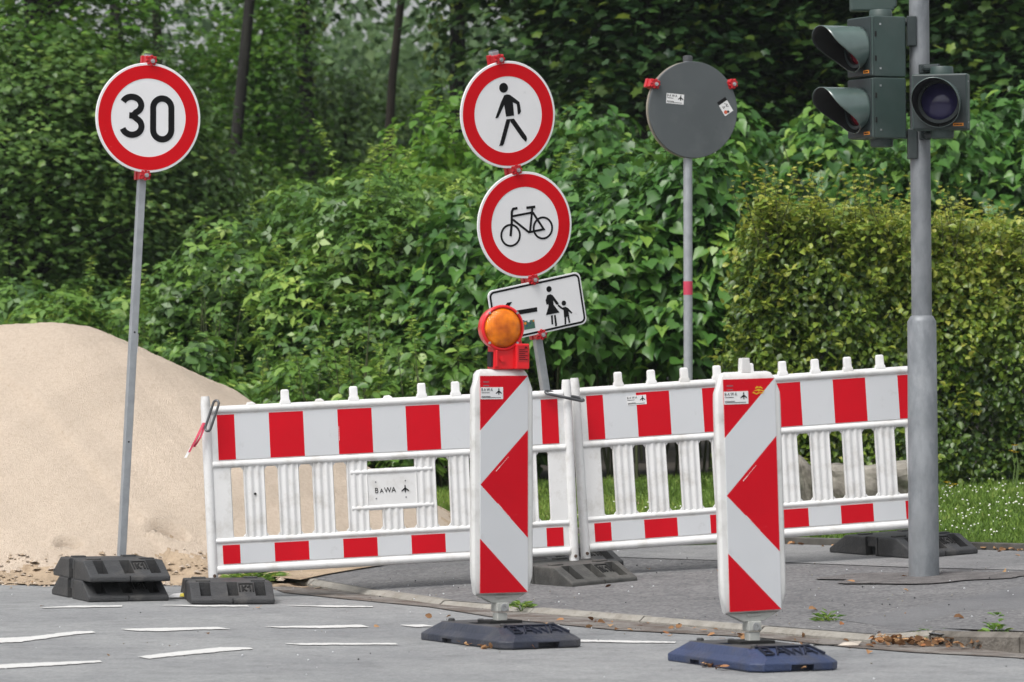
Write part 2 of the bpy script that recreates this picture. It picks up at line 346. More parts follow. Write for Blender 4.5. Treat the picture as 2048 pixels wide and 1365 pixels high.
# ------------------------------------------------------------------ road, footpath, lawn
def sheet(name, pts, m, kind='structure', sub=0, parent=None):
    me = bpy.data.meshes.new(name); me.from_pydata([tuple(p) for p in pts], [], [tuple(range(len(pts)))]); me.materials.append(m)
    bm = bmesh.new(); bm.from_mesh(me); bmesh.ops.recalc_face_normals(bm, faces=bm.faces)
    if bm.faces[0].normal.z < 0: bmesh.ops.reverse_faces(bm, faces=bm.faces)
    bm.to_mesh(me); bm.free()
    o = bpy.data.objects.new(name, me); COL.objects.link(o)
    if kind: o['kind'] = kind
    return o
def lift(p, dz): return Vector((p.x, p.y, p.z + dz))
def on(x, y, dz=0): return Vector((x, y, gz(x, y) + dz))
sheet('ground', [(-150, -60, -.6), (150, -60, -.6), (150, 200, -.6), (-150, 200, -.6)], soil)
sheet('road', [(-60, -5, rz(-5)), (40, -5, rz(-5)), (40, 24, 0), (-60, 24, 0)], road_m)
sheet('far_road', [(-60, 24, 0), (40, 24, 0), (40, 27.5, 0), (4, 30, 0), (-8, 31, 0), (-60, 31, 0)], road_m)
kerb_px = [(560, 1140), (640, 1160), (760, 1181), (900, 1201), (1080, 1216), (1300, 1233), (1540, 1252), (1760, 1269)]
kl = [path(*q) for q in kerb_px]; kl += [Vector((1.97, 20.75, .03)), Vector((2.32, 20.1, .06)), Vector((3.2, 18.3, .12)), Vector((6, 12.6, .12))]
for v in kl[:4]: v.z = max(v.z, .02)
edge_px = [(560, 1126), (700, 1112), (950, 1080), (1150, 1068), (1400, 1079), (1570, 1087), (1700, 1091), (1940, 1098), (2048, 1101)]
le = [path(*q) for q in edge_px] + [Vector((6.0, 24.2, 0)), Vector((9, 23, 0))]
for v in le: v.z = gz(v.x, v.y)
fp = kl[:8] + [on(2.0, 20.9, .005), on(2.4, 20.25, .03), on(3.3, 18.5, .05), on(6.1, 12.8, .02), on(9, 12.8)] + le[::-1]
bm = bmesh.new(); vs = [bm.verts.new(v) for v in fp]; bm.faces.new(vs); bmesh.ops.triangulate(bm, faces=bm.faces[:]); bmesh.ops.recalc_face_normals(bm, faces=bm.faces)
me = bpy.data.meshes.new('footpath'); bm.to_mesh(me); bm.free(); me.materials.append(path_m); o = bpy.data.objects.new('footpath', me); COL.objects.link(o); o['kind'] = 'structure'
sheet('smooth_footpath_patch', [lift(path(*q), .004) for q in ((1690, 1243), (1800, 1222), (1930, 1198), (2048, 1172), (2300, 1130), (2400, 1190), (2200, 1236), (2048, 1254), (1960, 1262), (1880, 1271), (1790, 1258))], patch_m)
sheet('grey_footpath_band', [lift(path(*q), .004) for q in ((1010, 1100), (1150, 1072), (1400, 1083), (1570, 1090), (1940, 1101), (2048, 1104), (2300, 1112), (2300, 1150), (2048, 1142), (1815, 1136), (1560, 1126), (1300, 1118), (1150, 1112))], far_m)
el = []
c0 = path(1850, 1154)
for k in range(40):
    a = 2 * math.pi * k / 40; q = 1 + .16 * math.sin(3 * a + 1) + .1 * math.sin(7 * a)
    x, y = c0.x - .02 + .55 * q * math.cos(a), c0.y - .1 + .36 * q * math.sin(a) - .10 * math.cos(a); el.append(on(x, y, .008))
sheet('crumbled_patch', el, mat('crumbled_asphalt', (.128, .120, .118), .95, var=.3, scale=12, dirt=(.075, .068, .066), dscale=9, bump=.8, bscale=50))
# kerb stones
mb = MB(); prev = None; rings = []
for i, q in enumerate(kl):
    a = kl[max(i - 1, 0)]; b = kl[min(i + 1, len(kl) - 1)]; t = Vector((b.x - a.x, b.y - a.y, 0)).normalized(); nn = Vector((t.y, -t.x, 0))
    if nn.y > 0: nn = -nn
    h = q.z + .001 if i < 8 else (.042, .075, .135, .135)[i - 8]
    f, bk = q + nn * .065, q - nn * .02
    rings.append([(bk.x, bk.y, -.1), (bk.x, bk.y, h), (f.x - nn.x * .03, f.y - nn.y * .03, h), (f.x, f.y, h - .022), (f.x, f.y, -.1)])
def stones(mb, rs, step=1.0, gap=.006):
    for a, b in zip(rs[:-1], rs[1:]):
        l = (Vector(b[1]) - Vector(a[1])).length; n_ = max(1, round(l / step))
        for k in range(n_):
            t0, t1 = k / n_ + gap / l, (k + 1) / n_ - gap / l; dz = random.uniform(-.004, .004)
            mb.loft([[tuple(Vector(p).lerp(Vector(q), t_) + Vector((0, 0, dz))) for p, q in zip(a, b)] for t_ in (t0, t1)])
stones(mb, rings[:9]); kerb = mb.build('kerb', concrete); kerb['kind'] = 'structure'
mb = MB(); stones(mb, [[(x + .002, y, z) for x, y, z in r] for r in rings[8:]]); kerb = mb.build('raised_kerb', mat('dark_kerb', (.17, .155, .135), .9, var=.2, scale=9, dirt=(.085, .075, .062), dscale=8, dlo=.42, dhi=.65, bump=.5, bscale=60)); kerb['kind'] = 'structure'
gut = [lift(q, 0) for q in kl]
gp = []
for i, q in enumerate(kl):
    gp.append(Vector((q.x - .02, q.y - .05, rz(q.y - .05) + .005)))
gq = [Vector((q.x - .10 - .10 * math.sin(i * 2.1) ** 2, q.y - (.42 + .20 * math.sin(i * 1.7)) * (1 if i < 9 else .55), 0)) for i, q in enumerate(kl)]
for v in gq: v.z = rz(v.y) + .005
bm = bmesh.new(); A = [bm.verts.new(v) for v in gp]; B = [bm.verts.new(v) for v in gq]
for i in range(len(A) - 1): bm.faces.new((A[i], A[i + 1], B[i + 1], B[i]))
bmesh.ops.recalc_face_normals(bm, faces=bm.faces); me = bpy.data.meshes.new('gutter'); bm.to_mesh(me); bm.free(); me.materials.append(dirtm)
o = bpy.data.objects.new('gutter', me); COL.objects.link(o); o['kind'] = 'structure'
lw = le + [on(14, 23), on(14, 60), on(-12, 60), on(-12, 34), on(-4, 31.5)]
bm = bmesh.new(); 
for x in range(-14, 14):
    for y in range(23, 62):
        pass
vs = [bm.verts.new((v.x, v.y, gz(v.x, v.y) + .004)) for v in le + [Vector((12, 23, 0)), Vector((12, 34, 0)), Vector((-6, 34, 0)), Vector((-3.2, 30, 0))]]
bm.faces.new(vs); bmesh.ops.triangulate(bm, faces=bm.faces[:]); bmesh.ops.recalc_face_normals(bm, faces=bm.faces)
me = bpy.data.meshes.new('lawn'); bm.to_mesh(me); bm.free(); me.materials.append(lawn_m); o = bpy.data.objects.new('lawn', me); COL.objects.link(o); o['kind'] = 'structure'
sheet('woodland_floor', [(-6, 34.02, .25), (12, 34.02, .48), (30, 34, .45), (60, 140, .4), (-60, 140, .4), (-30, 32, .0), (-6, 31.2, .02)], soil)
# edging stones along the lawn
mb = MB(); rings = []
for i in range(2, len(le)):
    q = le[i]; rings.append([(q.x, q.y - .06, q.z - .02), (q.x, q.y - .06, q.z + .035), (q.x, q.y, q.z + .04), (q.x, q.y, q.z - .02)])
mb.loft(rings); e = mb.build('lawn_edging', mat('dark_edging', (.10, .095, .085), .9, var=.3, scale=9)); e['kind'] = 'structure'
# painted dashes
mk = MB()
def dash(pts):
    q = []
    n = len(pts)
    for i in range(n):
        a, b = Vector(pts[i]), Vector(pts[(i + 1) % n]); k = max(1, int((b - a).length / 9))
        for j in range(k):
            t = a.lerp(b, j / k); q.append((t.x + random.uniform(-2, 2), t.y + random.uniform(-.38, .38)))
    r = [road(*p) for p in q]; mk.add([(v.x, v.y, v.z + .004) for v in r], [tuple(range(len(r)))])
for d in ([(68, 1218), (150, 1213), (245, 1212.5), (243, 1215), (150, 1217)], [(312, 1212), (400, 1211.5), (495, 1212.5), (497, 1215), (400, 1215)], [(570, 1212.5), (660, 1212.5), (745, 1214), (745, 1216), (660, 1216)],
          [(-60, 1290), (-60, 1281), (60, 1275), (150, 1264.5), (182, 1264), (190, 1267), (150, 1271), (90, 1279), (40, 1286)], [(240, 1260), (330, 1257.5), (435, 1256), (462, 1260), (400, 1261), (330, 1264.5), (262, 1263)],
          [(527, 1255), (640, 1253), (722, 1251), (738, 1256), (640, 1258), (560, 1257)], [(798, 1252), (845, 1251), (870, 1254), (830, 1256)],
          [(-60, 1343), (-60, 1334), (60, 1328), (200, 1323), (205, 1326), (120, 1332), (20, 1338)], [(275, 1315), (350, 1306), (440, 1296.5), (500, 1297), (505, 1299.5), (400, 1309), (300, 1319), (288, 1318)],
          [(568, 1289), (660, 1287.5), (700, 1288.5), (790, 1288), (795, 1291), (690, 1291.5), (600, 1292)],
          [(1150, 1281), (1250, 1283), (1350, 1285.5), (1350, 1288), (1250, 1287), (1150, 1285)], [(1020, 1253), (1120, 1251), (1122, 1253), (1022, 1256)],
          [(525, 1166), (570, 1170), (625, 1178), (610, 1180), (560, 1175), (525, 1170)]):
    dash(d)
o = mk.build('road_markings', paint); o['kind'] = 'structure'

# ------------------------------------------------------------------ sand heap
def noise2(x, y, s):
    return (math.sin(x * 1.7 * s + 1.3) * math.cos(y * 1.3 * s + .4) + .5 * math.sin(x * 3.7 * s - y * 2.9 * s + 2) + .25 * math.sin(x * 7.9 * s + y * 6.1 * s))
CX, CY = -2.93, 28.6
def heap(x, y):
    dx = x - CX; dx = max(0, dx) if dx > 0 else min(0, dx + 1.4)
    r = math.hypot(dx, (y - CY) * (1.0 if y < CY else .8))
    r += .035 * noise2(x, y, 1.0) * min(1, r)
    h = 1.685 - .592 * math.sqrt(r * r + .10)
    if h < .12: h = .12 * math.exp((h - .12) / .12) if h > -1.2 else 0
    h += .008 * noise2(x, y, 2.3) + .006 * noise2(x, y, 7.1)
    for fx, fy, rr, dp in DENTS:
        q = math.hypot((x - fx) / 1.6, y - fy) / rr
        if q < 2: h -= dp * math.exp(-q * q * 1.5) - .02 * math.exp(-(q - 1.3) ** 2 * 6)
    return h
DENTS = []
def hit(px, py):                     # where the ray of a photo pixel meets the heap
    d = 25.0
    while d < 32:
        x = (px - 1024) * d / F
        if CAMH + (HOR - py) * d / F < gz(x, d) - .035 + heap(x, d): break
        d += .01
    return x, d
DENTS = [hit(342, 1060) + (.055, .20), hit(316, 1054) + (.045, .10), hit(140, 1092) + (.045, .14), hit(128, 1092) + (.035, .07)]
nx, ny = 420, 330; X = np.linspace(-8.5, .9, nx); Y = np.linspace(25.2, 33, ny); vs, fs = [], []
for j in range(ny):
    for i in range(nx):
        x, y = X[i], Y[j]; h = heap(x, y); vs.append((x, y, gz(x, y) - .035 + h))
for j in range(ny - 1):
    for i in range(nx - 1): fs.append((j * nx + i, j * nx + i + 1, (j + 1) * nx + i + 1, (j + 1) * nx + i))
me = bpy.data.meshes.new('sand_heap'); me.from_pydata(vs, [], fs); me.polygons.foreach_set('use_smooth', [True] * len(fs)); me.materials.append(sand); me.materials.append(sand_low)
low = []
for f in fs:
    x, y, z_ = vs[f[0]]; q = z_ - gz(x, y); low.append(1 if q < .05 + .045 * noise2(x, y, 3.1) + .05 * random.random() + (.05 if x > -2.2 else 0) else 0)
me.polygons.foreach_set('material_index', low)
o = bpy.data.objects.new('sand_heap', me); COL.objects.link(o); tag(o, 'large heap of pale beige sand tipped beside the road', 'sand heap')
# trodden fringe of sand and dirt round the heap's foot
fr = [(-80, 1172), (20, 1170), (90, 1173), (200, 1169), (290, 1173), (380, 1170), (450, 1174), (520, 1168), (600, 1163), (650, 1152), (720, 1140), (810, 1126), (900, 1110), (860, 1100), (700, 1118), (300, 1146), (-80, 1150)]
sheet('sandy_ground', [lift(on(*road(*q).xy), .009) if q[0] < 560 else lift(path(*q), .009) for q in fr], sand_low)

mb = MB()
for k in range(700):
    px = rng.uniform(-30, 640); p = road(px, 1166 + rng.normal(0, 4.5)) if px < 450 else road(px, 1160 + rng.normal(0, 7))
    if heap(p.x, p.y) > .2: continue
    r = rng.uniform(.006, .028) * (1 if rng.random() < .35 else .55); zc_ = gz(p.x, p.y) + max(0, heap(p.x, p.y) - .035) + r * .2
    v8 = [(p.x + r * math.cos(a) * rng.uniform(.6, 1.3), p.y + r * math.sin(a) * rng.uniform(.6, 1.3), zc_ + r * rng.uniform(-.1, .3)) for a in np.arange(0, 6.2, 1.05)]
    mb.add(v8 + [(p.x, p.y, zc_ + r * .75)], [(i, (i + 1) % 6, 6) for i in range(6)] + [(5, 4, 3, 2, 1, 0)], int(rng.integers(0, 2)))
o = mb.build('sand_clods', [sand_low, sand]); tag(o, 'brown crumbs and clods along the foot of the sand heap', 'clods', kind='stuff')

# ------------------------------------------------------------------ rubber base plates
def k1_pad(m, label, loc, rot):
    t = thing('base_plate', label, 'base plate', loc, rot, 'black rubber base plates with K1 ends')
    W, L, H, rn = .44, .86, .108, .17
    mb = MB()
    prof = [(-L / 2, 0), (-L / 2, .028), (-L / 2 + rn, H), (L / 2 - rn, H), (L / 2, .028), (L / 2, 0)]      # side view (y, z)
    mb.loft([[(-W / 2, y, z) for y, z in prof], [(W / 2, y, z) for y, z in prof]])
    o = mb.build('slab', m, t, bevel=.008)
    c = MB()
    for s in (-1, 1):
        for u in (-.14, .005, .15):
            y0, y1 = L / 2 - .035, L / 2 - rn - .005
            c.loft([[(u - .028, s * y0, .030), (u - .028, s * y1, .028), (u - .028, s * y1, .14), (u - .028, s * (y0 + .02), .14)], [(u + .028, s * y0, .030), (u + .028, s * y1, .028), (u + .028, s * y1, .14), (u + .028, s * (y0 + .02), .14)]])
        c.box((s * W / 2, 0, .02), (.09, .10, .065)); c.box((s * W / 2, 0, .1), (.03, .10, .10)); c.box((s * W / 2, -.075, .1), (.012, .012, .25))
    c.box((.0, -L / 2, .0), (.006, .03, .06))
    cut(o, c)
    o.data.materials.clear(); o.data.materials.append(m)
    for x, y in ((-.14, -.17), (.15, -.18), (-.14, .17), (.14, .18)):
        b = MB(); b.box((x, y, H + .003), (.075, .05, .012)); b.build('cleat', m, t, bevel=.003)
    k = MB(); sl = math.atan2(H - .028, rn)                        # raised K1 in a square on each sloping end
    for s in (-1,):
        k.M = Matrix.Translation((.0775, -L / 2 + rn * .60, .028 + (H - .028) * .60 + .002)) @ Matrix.Rotation(-(math.pi / 2 - sl), 4, 'X')
        k.stroke([(-.036, -.035), (-.036, .05), (.036, .05), (.036, -.035)], .006, -.004, .004)
        k.stroke([(-.02, -.03), (-.02, .03)], .008, -.004, .004); k.stroke([(.0, -.03), (-.016, 0), (.0, .03)], .008, -.004, .004)
        k.stroke([(.008, .01), (.02, .03), (.02, -.03)], .008, -.004, .004)
    k.build('embossed_mark', hole, t)
    return t
yA = R(19)
pA = on(*(((256 - 1024) * 24.35 / F, 24.35)))
pad1 = k1_pad(rubber, 'black rubber base plate lying on the road, lower of the stack of two', (pA.x - .10, 24.35, .0), yaw(19))
pad2 = dup(pad1, 'black rubber base plate on top of the other, holding the 30 sign pole', (pA.x - .09, 24.33, .106), yaw(19))
pad3 = dup(pad1, 'black rubber base plate under the left end of the barrier with the name plate', ((449 - 1024) * 23.9 / F, 24.1, 0), yaw(8))
slope = Matrix.Rotation(R(2.6), 3, 'Y').inverted()
q4 = ((1118 - 1024) * 24.7 / F, 24.68)
pad4 = dup(pad1, 'greyish worn rubber base plate under the joint between the two barriers', on(*q4, -.008), Matrix.Rotation(R(-2.4), 3, 'Y') @ Matrix.Rotation(R(1.7), 3, 'X') @ yaw(35))
for c in pad4.children:
    if c.name.startswith(('slab', 'cleat')): c.data = c.data.copy(); c.data.materials[0] = rubber2
q5 = ((1806 - 1024) * 25.6 / F, 25.6)
pad5 = dup(pad1, 'black rubber base plate on the footpath behind the traffic light pole', on(*q5, .004), Matrix.Rotation(R(-2.4), 3, 'Y') @ Matrix.Rotation(R(1.7), 3, 'X') @ yaw(29))
q6 = ((1104 - 1024) * 25.9 / F, 25.75)
pad6 = dup(pad1, 'black rubber base plate behind the barrier joint, under the leaning sign post', on(*q6, .004), Matrix.Rotation(R(-2.4), 3, 'Y') @ Matrix.Rotation(R(1.7), 3, 'X') @ yaw(30))

mat_letter = mat('lettering_groove_shade', (.014, .018, .034), .5, var=.2, scale=9)  # letters coloured darker than the slab to stand for shade in grooves
def bawa_pad(body, label, loc, rot):
    t = thing('beacon_base', label, 'base plate', loc, rot)
    W, L = .43, .85
    def ring(w, l, c, z): return [(-w / 2 + c, -l / 2, z), (w / 2 - c, -l / 2, z), (w / 2, -l / 2 + c, z), (w / 2, l / 2 - c, z), (w / 2 - c, l / 2, z), (-w / 2 + c, l / 2, z), (-w / 2, l / 2 - c, z), (-w / 2, -l / 2 + c, z)]
    mb = MB(); mb.loft([ring(W - .01, L - .01, .045, 0), ring(W, L, .05, .006), ring(W, L, .05, .034), ring(W - .06, L - .06, .05, .058), ring(W - .10, L - .26, .03, .092)])
    o = mb.build('slab', body, t, bevel=.006)
    c = MB(); c.box((.02, -L / 2, .014), (.11, .10, .028)); c.box((-.085, .03, .09), (.10, .10, .06)); c.box((-W / 2, .12, .012), (.05, .09, .02))
    cut(o, c); o.data.materials.clear(); o.data.materials.append(body)
    tp = MB(); tp.loft([[(x, y, .0915) for x, y in ((-.160, -.285), (.160, -.285), (.160, .285), (-.160, .285))], [(x, y, .0945) for x, y in ((-.152, -.278), (.152, -.278), (.152, .278), (-.152, .278))]])
    ot = tp.build('top_face', top_wear, t); c2 = MB(); c2.box((-.085, .03, .09), (.10, .10, .06)); cut(ot, c2); ot.data.materials.clear(); ot.data.materials.append(top_wear)
    for x, y in ((-.12, -.25), (.13, -.25), (-.12, .25), (.13, .24), (-.02, .15)):
        n = MB(); n.lathe([(.016, .093), (.016, .103), (.011, .107)], 12, c=(x, y, 0)); n.build('stud', top_wear, t, smooth=True)
    f = MB(); f.box((0, 0, .100), (.17, .12, .016)); f.build('post_shoe', hole, t, bevel=.002)
    sl = math.atan2(.034, .10)
    k = MB(); k.M = Matrix.Translation((.006, -L / 2 + .085, .0785)) @ Matrix.Rotation(-(math.pi / 2 - sl), 4, 'X') @ Matrix.Diagonal((1.08, 1, 1, 1))
    h, wl, sw = .072, .05, .0052
    x0 = -.125
    B = [(0, -h / 2), (0, h / 2), (.026, h / 2), (.036, h * .4), (.036, h * .12), (.026, .0), (.036, -h * .1), (.038, -h * .4), (.027, -h / 2)]
    k.stroke([(x0 + a, b) for a, b in B], sw, -.008, .004, closed=True); k.stroke([(x0, -h / 2), (x0, h / 2)], sw * 1.2, -.008, .0045); k.stroke([(x0, 0), (x0 + .026, 0)], sw, -.008, .004)
    for q in (x0 + .052, x0 + .176):
        k.stroke([(q, -h / 2), (q + .026, h / 2), (q + .052, -h / 2)], sw, -.008, .004); k.stroke([(q + .012, -h * .12), (q + .04, -h * .12)], sw, -.008, .004)
    q = x0 + .112; k.stroke([(q - .006, h / 2), (q + .016, -h / 2), (q + .032, h * .3), (q + .048, -h / 2), (q + .07, h / 2)], sw, -.008, .004)
    k.stroke([(x0 - .012, h / 2 + .012), (x0 + .232, h / 2 + .012), (x0 + .262, -h / 2)], .006, -.008, .004)
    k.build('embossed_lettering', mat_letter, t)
    return t
def ground_pt(px, d): return ((px - 1024) * d / F, d)
dL, dR = F / 433, F / 463
xl, yl = ground_pt(1000, dL); xr, yr = ground_pt(1503, dR)
baseL = bawa_pad(navy, 'dark navy rubber beacon base with raised lettering under the lamp beacon', (xl, yl, rz(yl)), yaw(29))
baseR = bawa_pad(blue, 'bright blue rubber beacon base with raised lettering and worn black top', (xr, yr, rz(yr)), yaw(25))

# ------------------------------------------------------------------ guide beacons
def beacon(label, loc, rot, top_nub):
    t = thing('guide_beacon', label, 'guide beacon', loc, rot, 'red and white arrow beacons')
    def hexr(w, th, z, fw=.128): 
        f = min(fw, w); return [(-f, -th, z), (f, -th, z), (w - .010, -th * .92, z), (w, -th * .62, z), (w - .006, th * .2, z), (f, th, z), (-f, th, z), (-w + .006, th * .2, z), (-w, -th * .62, z), (-w + .010, -th * .92, z)]
    mb = MB()
    mb.loft([hexr(.132, .014, -.004), hexr(.136, .026, .006, .13), hexr(.158, .036, .075), hexr(.160, .037, .12), hexr(.160, .037, .90), hexr(.158, .036, .945), hexr(.134, .028, 1.012, .126), hexr(.122, .018, 1.03, .115), hexr(.105, .006, 1.036, .098)])
    mb.build('body', dirty_pl, t, bevel=.005, smooth=50)
    fc = MB(); a, b, h = -.125, .125, 1.0; z0 = .005
    def poly(pts, mi): fc.prism([(a + u * .25, z0 + (1 - v)) for u, v in pts][::-1], -.0405, -.036, mi)
    poly([(0, 0), (1, 0), (0, .25)], 0); poly([(1, 0), (1, .25), (0, .5), (0, .25)], 1); poly([(0, .5), (1, .25), (1, .75)], 0)
    poly([(0, .5), (1, .75), (1, 1), (0, .75)], 1); poly([(0, .75), (1, 1), (0, 1)], 0)
    pr = fc
    for uu, vv, an in ((.45, .40, 45), (.52, .62, -45)):
        pr.M = Matrix.Translation((a + uu * .25, -.0409, z0 + 1 - vv)) @ Matrix.Rotation(R(-an), 4, 'Y')
        for k in range(9): pr.box((-.045 + k * .0105, 0, -.006), (.007 if k > 2 else .0095, .001, .0014 if k > 2 else .0028), 2)
    pr.M = Matrix.Identity(4)
    for z in (.955, .972): pr.box((-.095, -.0408, z0 + z), (.03, .0008, .004), 3)
    face = fc.build('arrow_sheet', [red_sh, gry_sh, label_w, print_g], t)
    sticker(face, -.066, z0 + .92, .118, .055, -.0408)
    ft = MB()
    ft.loft([[(-.050, -.022, -.042), (.050, -.022, -.042), (.050, .022, -.042), (-.050, .022, -.042)], [(-.126, -.018, -.005), (.126, -.018, -.005), (.126, .018, -.005), (-.126, .018, -.005)]])
    ft.box((0, -.02, -.014), (.07, .012, .012))
    ft.box((0, 0, -.062), (.064, .062, .042)); ft.box((0, 0, -.125), (.052, .05, .072))
    fo = ft.build('foot', mat('foot_grey', (.46, .47, .44), .55, var=.1, scale=12, dirt=(.3, .3, .27), dscale=12) if 'foot_grey' not in MATS else MATS['foot_grey'], t, bevel=.004)
    bl = MB(); bl.ring(.004, -.064, .009, .017, -.036, -.028, n=20); bl.disc(.004, -.064, .006, -.033, -.028, n=14); bl.build('bolt', steel, fo)
    if top_nub:
        nb = MB(); nb.loft([[(-.024, -.018, 1.03), (.024, -.018, 1.03), (.024, .018, 1.03), (-.024, .018, 1.03)], [(-.020, -.016, 1.095), (.020, -.016, 1.095), (.020, .016, 1.095), (-.020, .016, 1.095)]])
        nb.build('top_nub', dirty_pl, t, bevel=.004)
    return t
zL, zR = CAMH + (HOR - 1185) / 433 - .005, CAMH + (HOR - 1221) / 463 - .005
bL = beacon('red and white arrow beacon carrying the amber lamp', (xl, yl, zL), yaw(29), False)
bR = beacon('red and white arrow beacon with bare top nub, beside the traffic light pole', (xr, yr, zR), frame((math.cos(R(25)), math.sin(R(25)), .027), (-.029, 0, 1)), True)
for c in list(bR.children):
    pass
# yellow scribble on the right beacon
yb = MB()
for k in range(3): yb.stroke([(.03 + .014 * math.sin(k * 2.2 + j * 1.9) + j * .005, .966 - k * .012 + .004 * math.sin(j * 2.7 + k)) for j in range(7)], .004, -.0418, -.0405)
yb.build('yellow_marks', petal_y, [c for c in bR.children if c.name.startswith('arrow_sheet')][0])

# ------------------------------------------------------------------ amber warning lamp
t = thing('warning_lamp', 'red warning lamp with round amber lens on the beacon top', 'warning lamp', (xl, yl, zL + 1.036), yaw(22))
m = MB()
m.loft([[(-.045, -.03, -.002), (.1, -.03, -.002), (.1, .05, -.002), (-.045, .05, -.002)], [(-.042, -.03, .112), (.1, -.03, .112), (.1, .05, .112), (-.042, .05, .112)]])
m.box((.092, .0, .058), (.068, .11, .118)); m.box((-.03, -.035, .05), (.014, .012, .08)); 
m.loft([[(.02, .0, .11), (.115, .0, .11), (.115, .07, .11), (.02, .07, .11)], [(.03, .01, .19), (.10, .01, .19), (.10, .07, .19), (.03, .07, .19)], [(.02, .02, .27), (.06, .02, .27), (.06, .06, .27), (.02, .06, .27)]])
body = m.build('housing', lampred, t, bevel=.006)
m = MB(); m.lathe([(.080, -.05), (.098, -.03), (.104, .01), (.106, .035), (.100, .042), (.094, .042), (.093, .030), (.02, .028)], 48, axis='y', c=(.0, .0, .19)); m.build('ring', lampred, body, smooth=True)
m = MB(); m.lathe([(.092, .030), (.090, .038), (.075, .050), (.05, .058), (.025, .062), (.003, .063)], 48, axis='y', c=(0, 0, .19)); lens = m.build('lens', amber, t, smooth=60)
for k in range(4):
    m = MB(); a = R(45 + 90 * k); m.disc(.098 * math.cos(a), .19 + .098 * math.sin(a), .006, -.047, -.041, n=12); m.build('screw', steel, body)
m = MB(); m.box((-.048, .0, .045), (.014, .05, .07)); m.build('latch', hole, t, bevel=.003)
m = MB(); m.disc(-.002, .045, .012, -.040, -.029, n=16); m.build('knob', lampred, t)
m = MB(); m.box((.094, -.0557, .07), (.05, .001, .075)); 
for k in range(6): m.box((.094 - (.006 if k % 2 else 0), -.0565, .044 + k * .009), (.042 - (.012 if k % 2 else 0), .001, .003), 1)
plane_icon(m, .106, .1, .008, -.058, -.0562, 1)
m.build('printed_label', [mat('label_dark_red', (.45, .01, .015), .45), black], t)

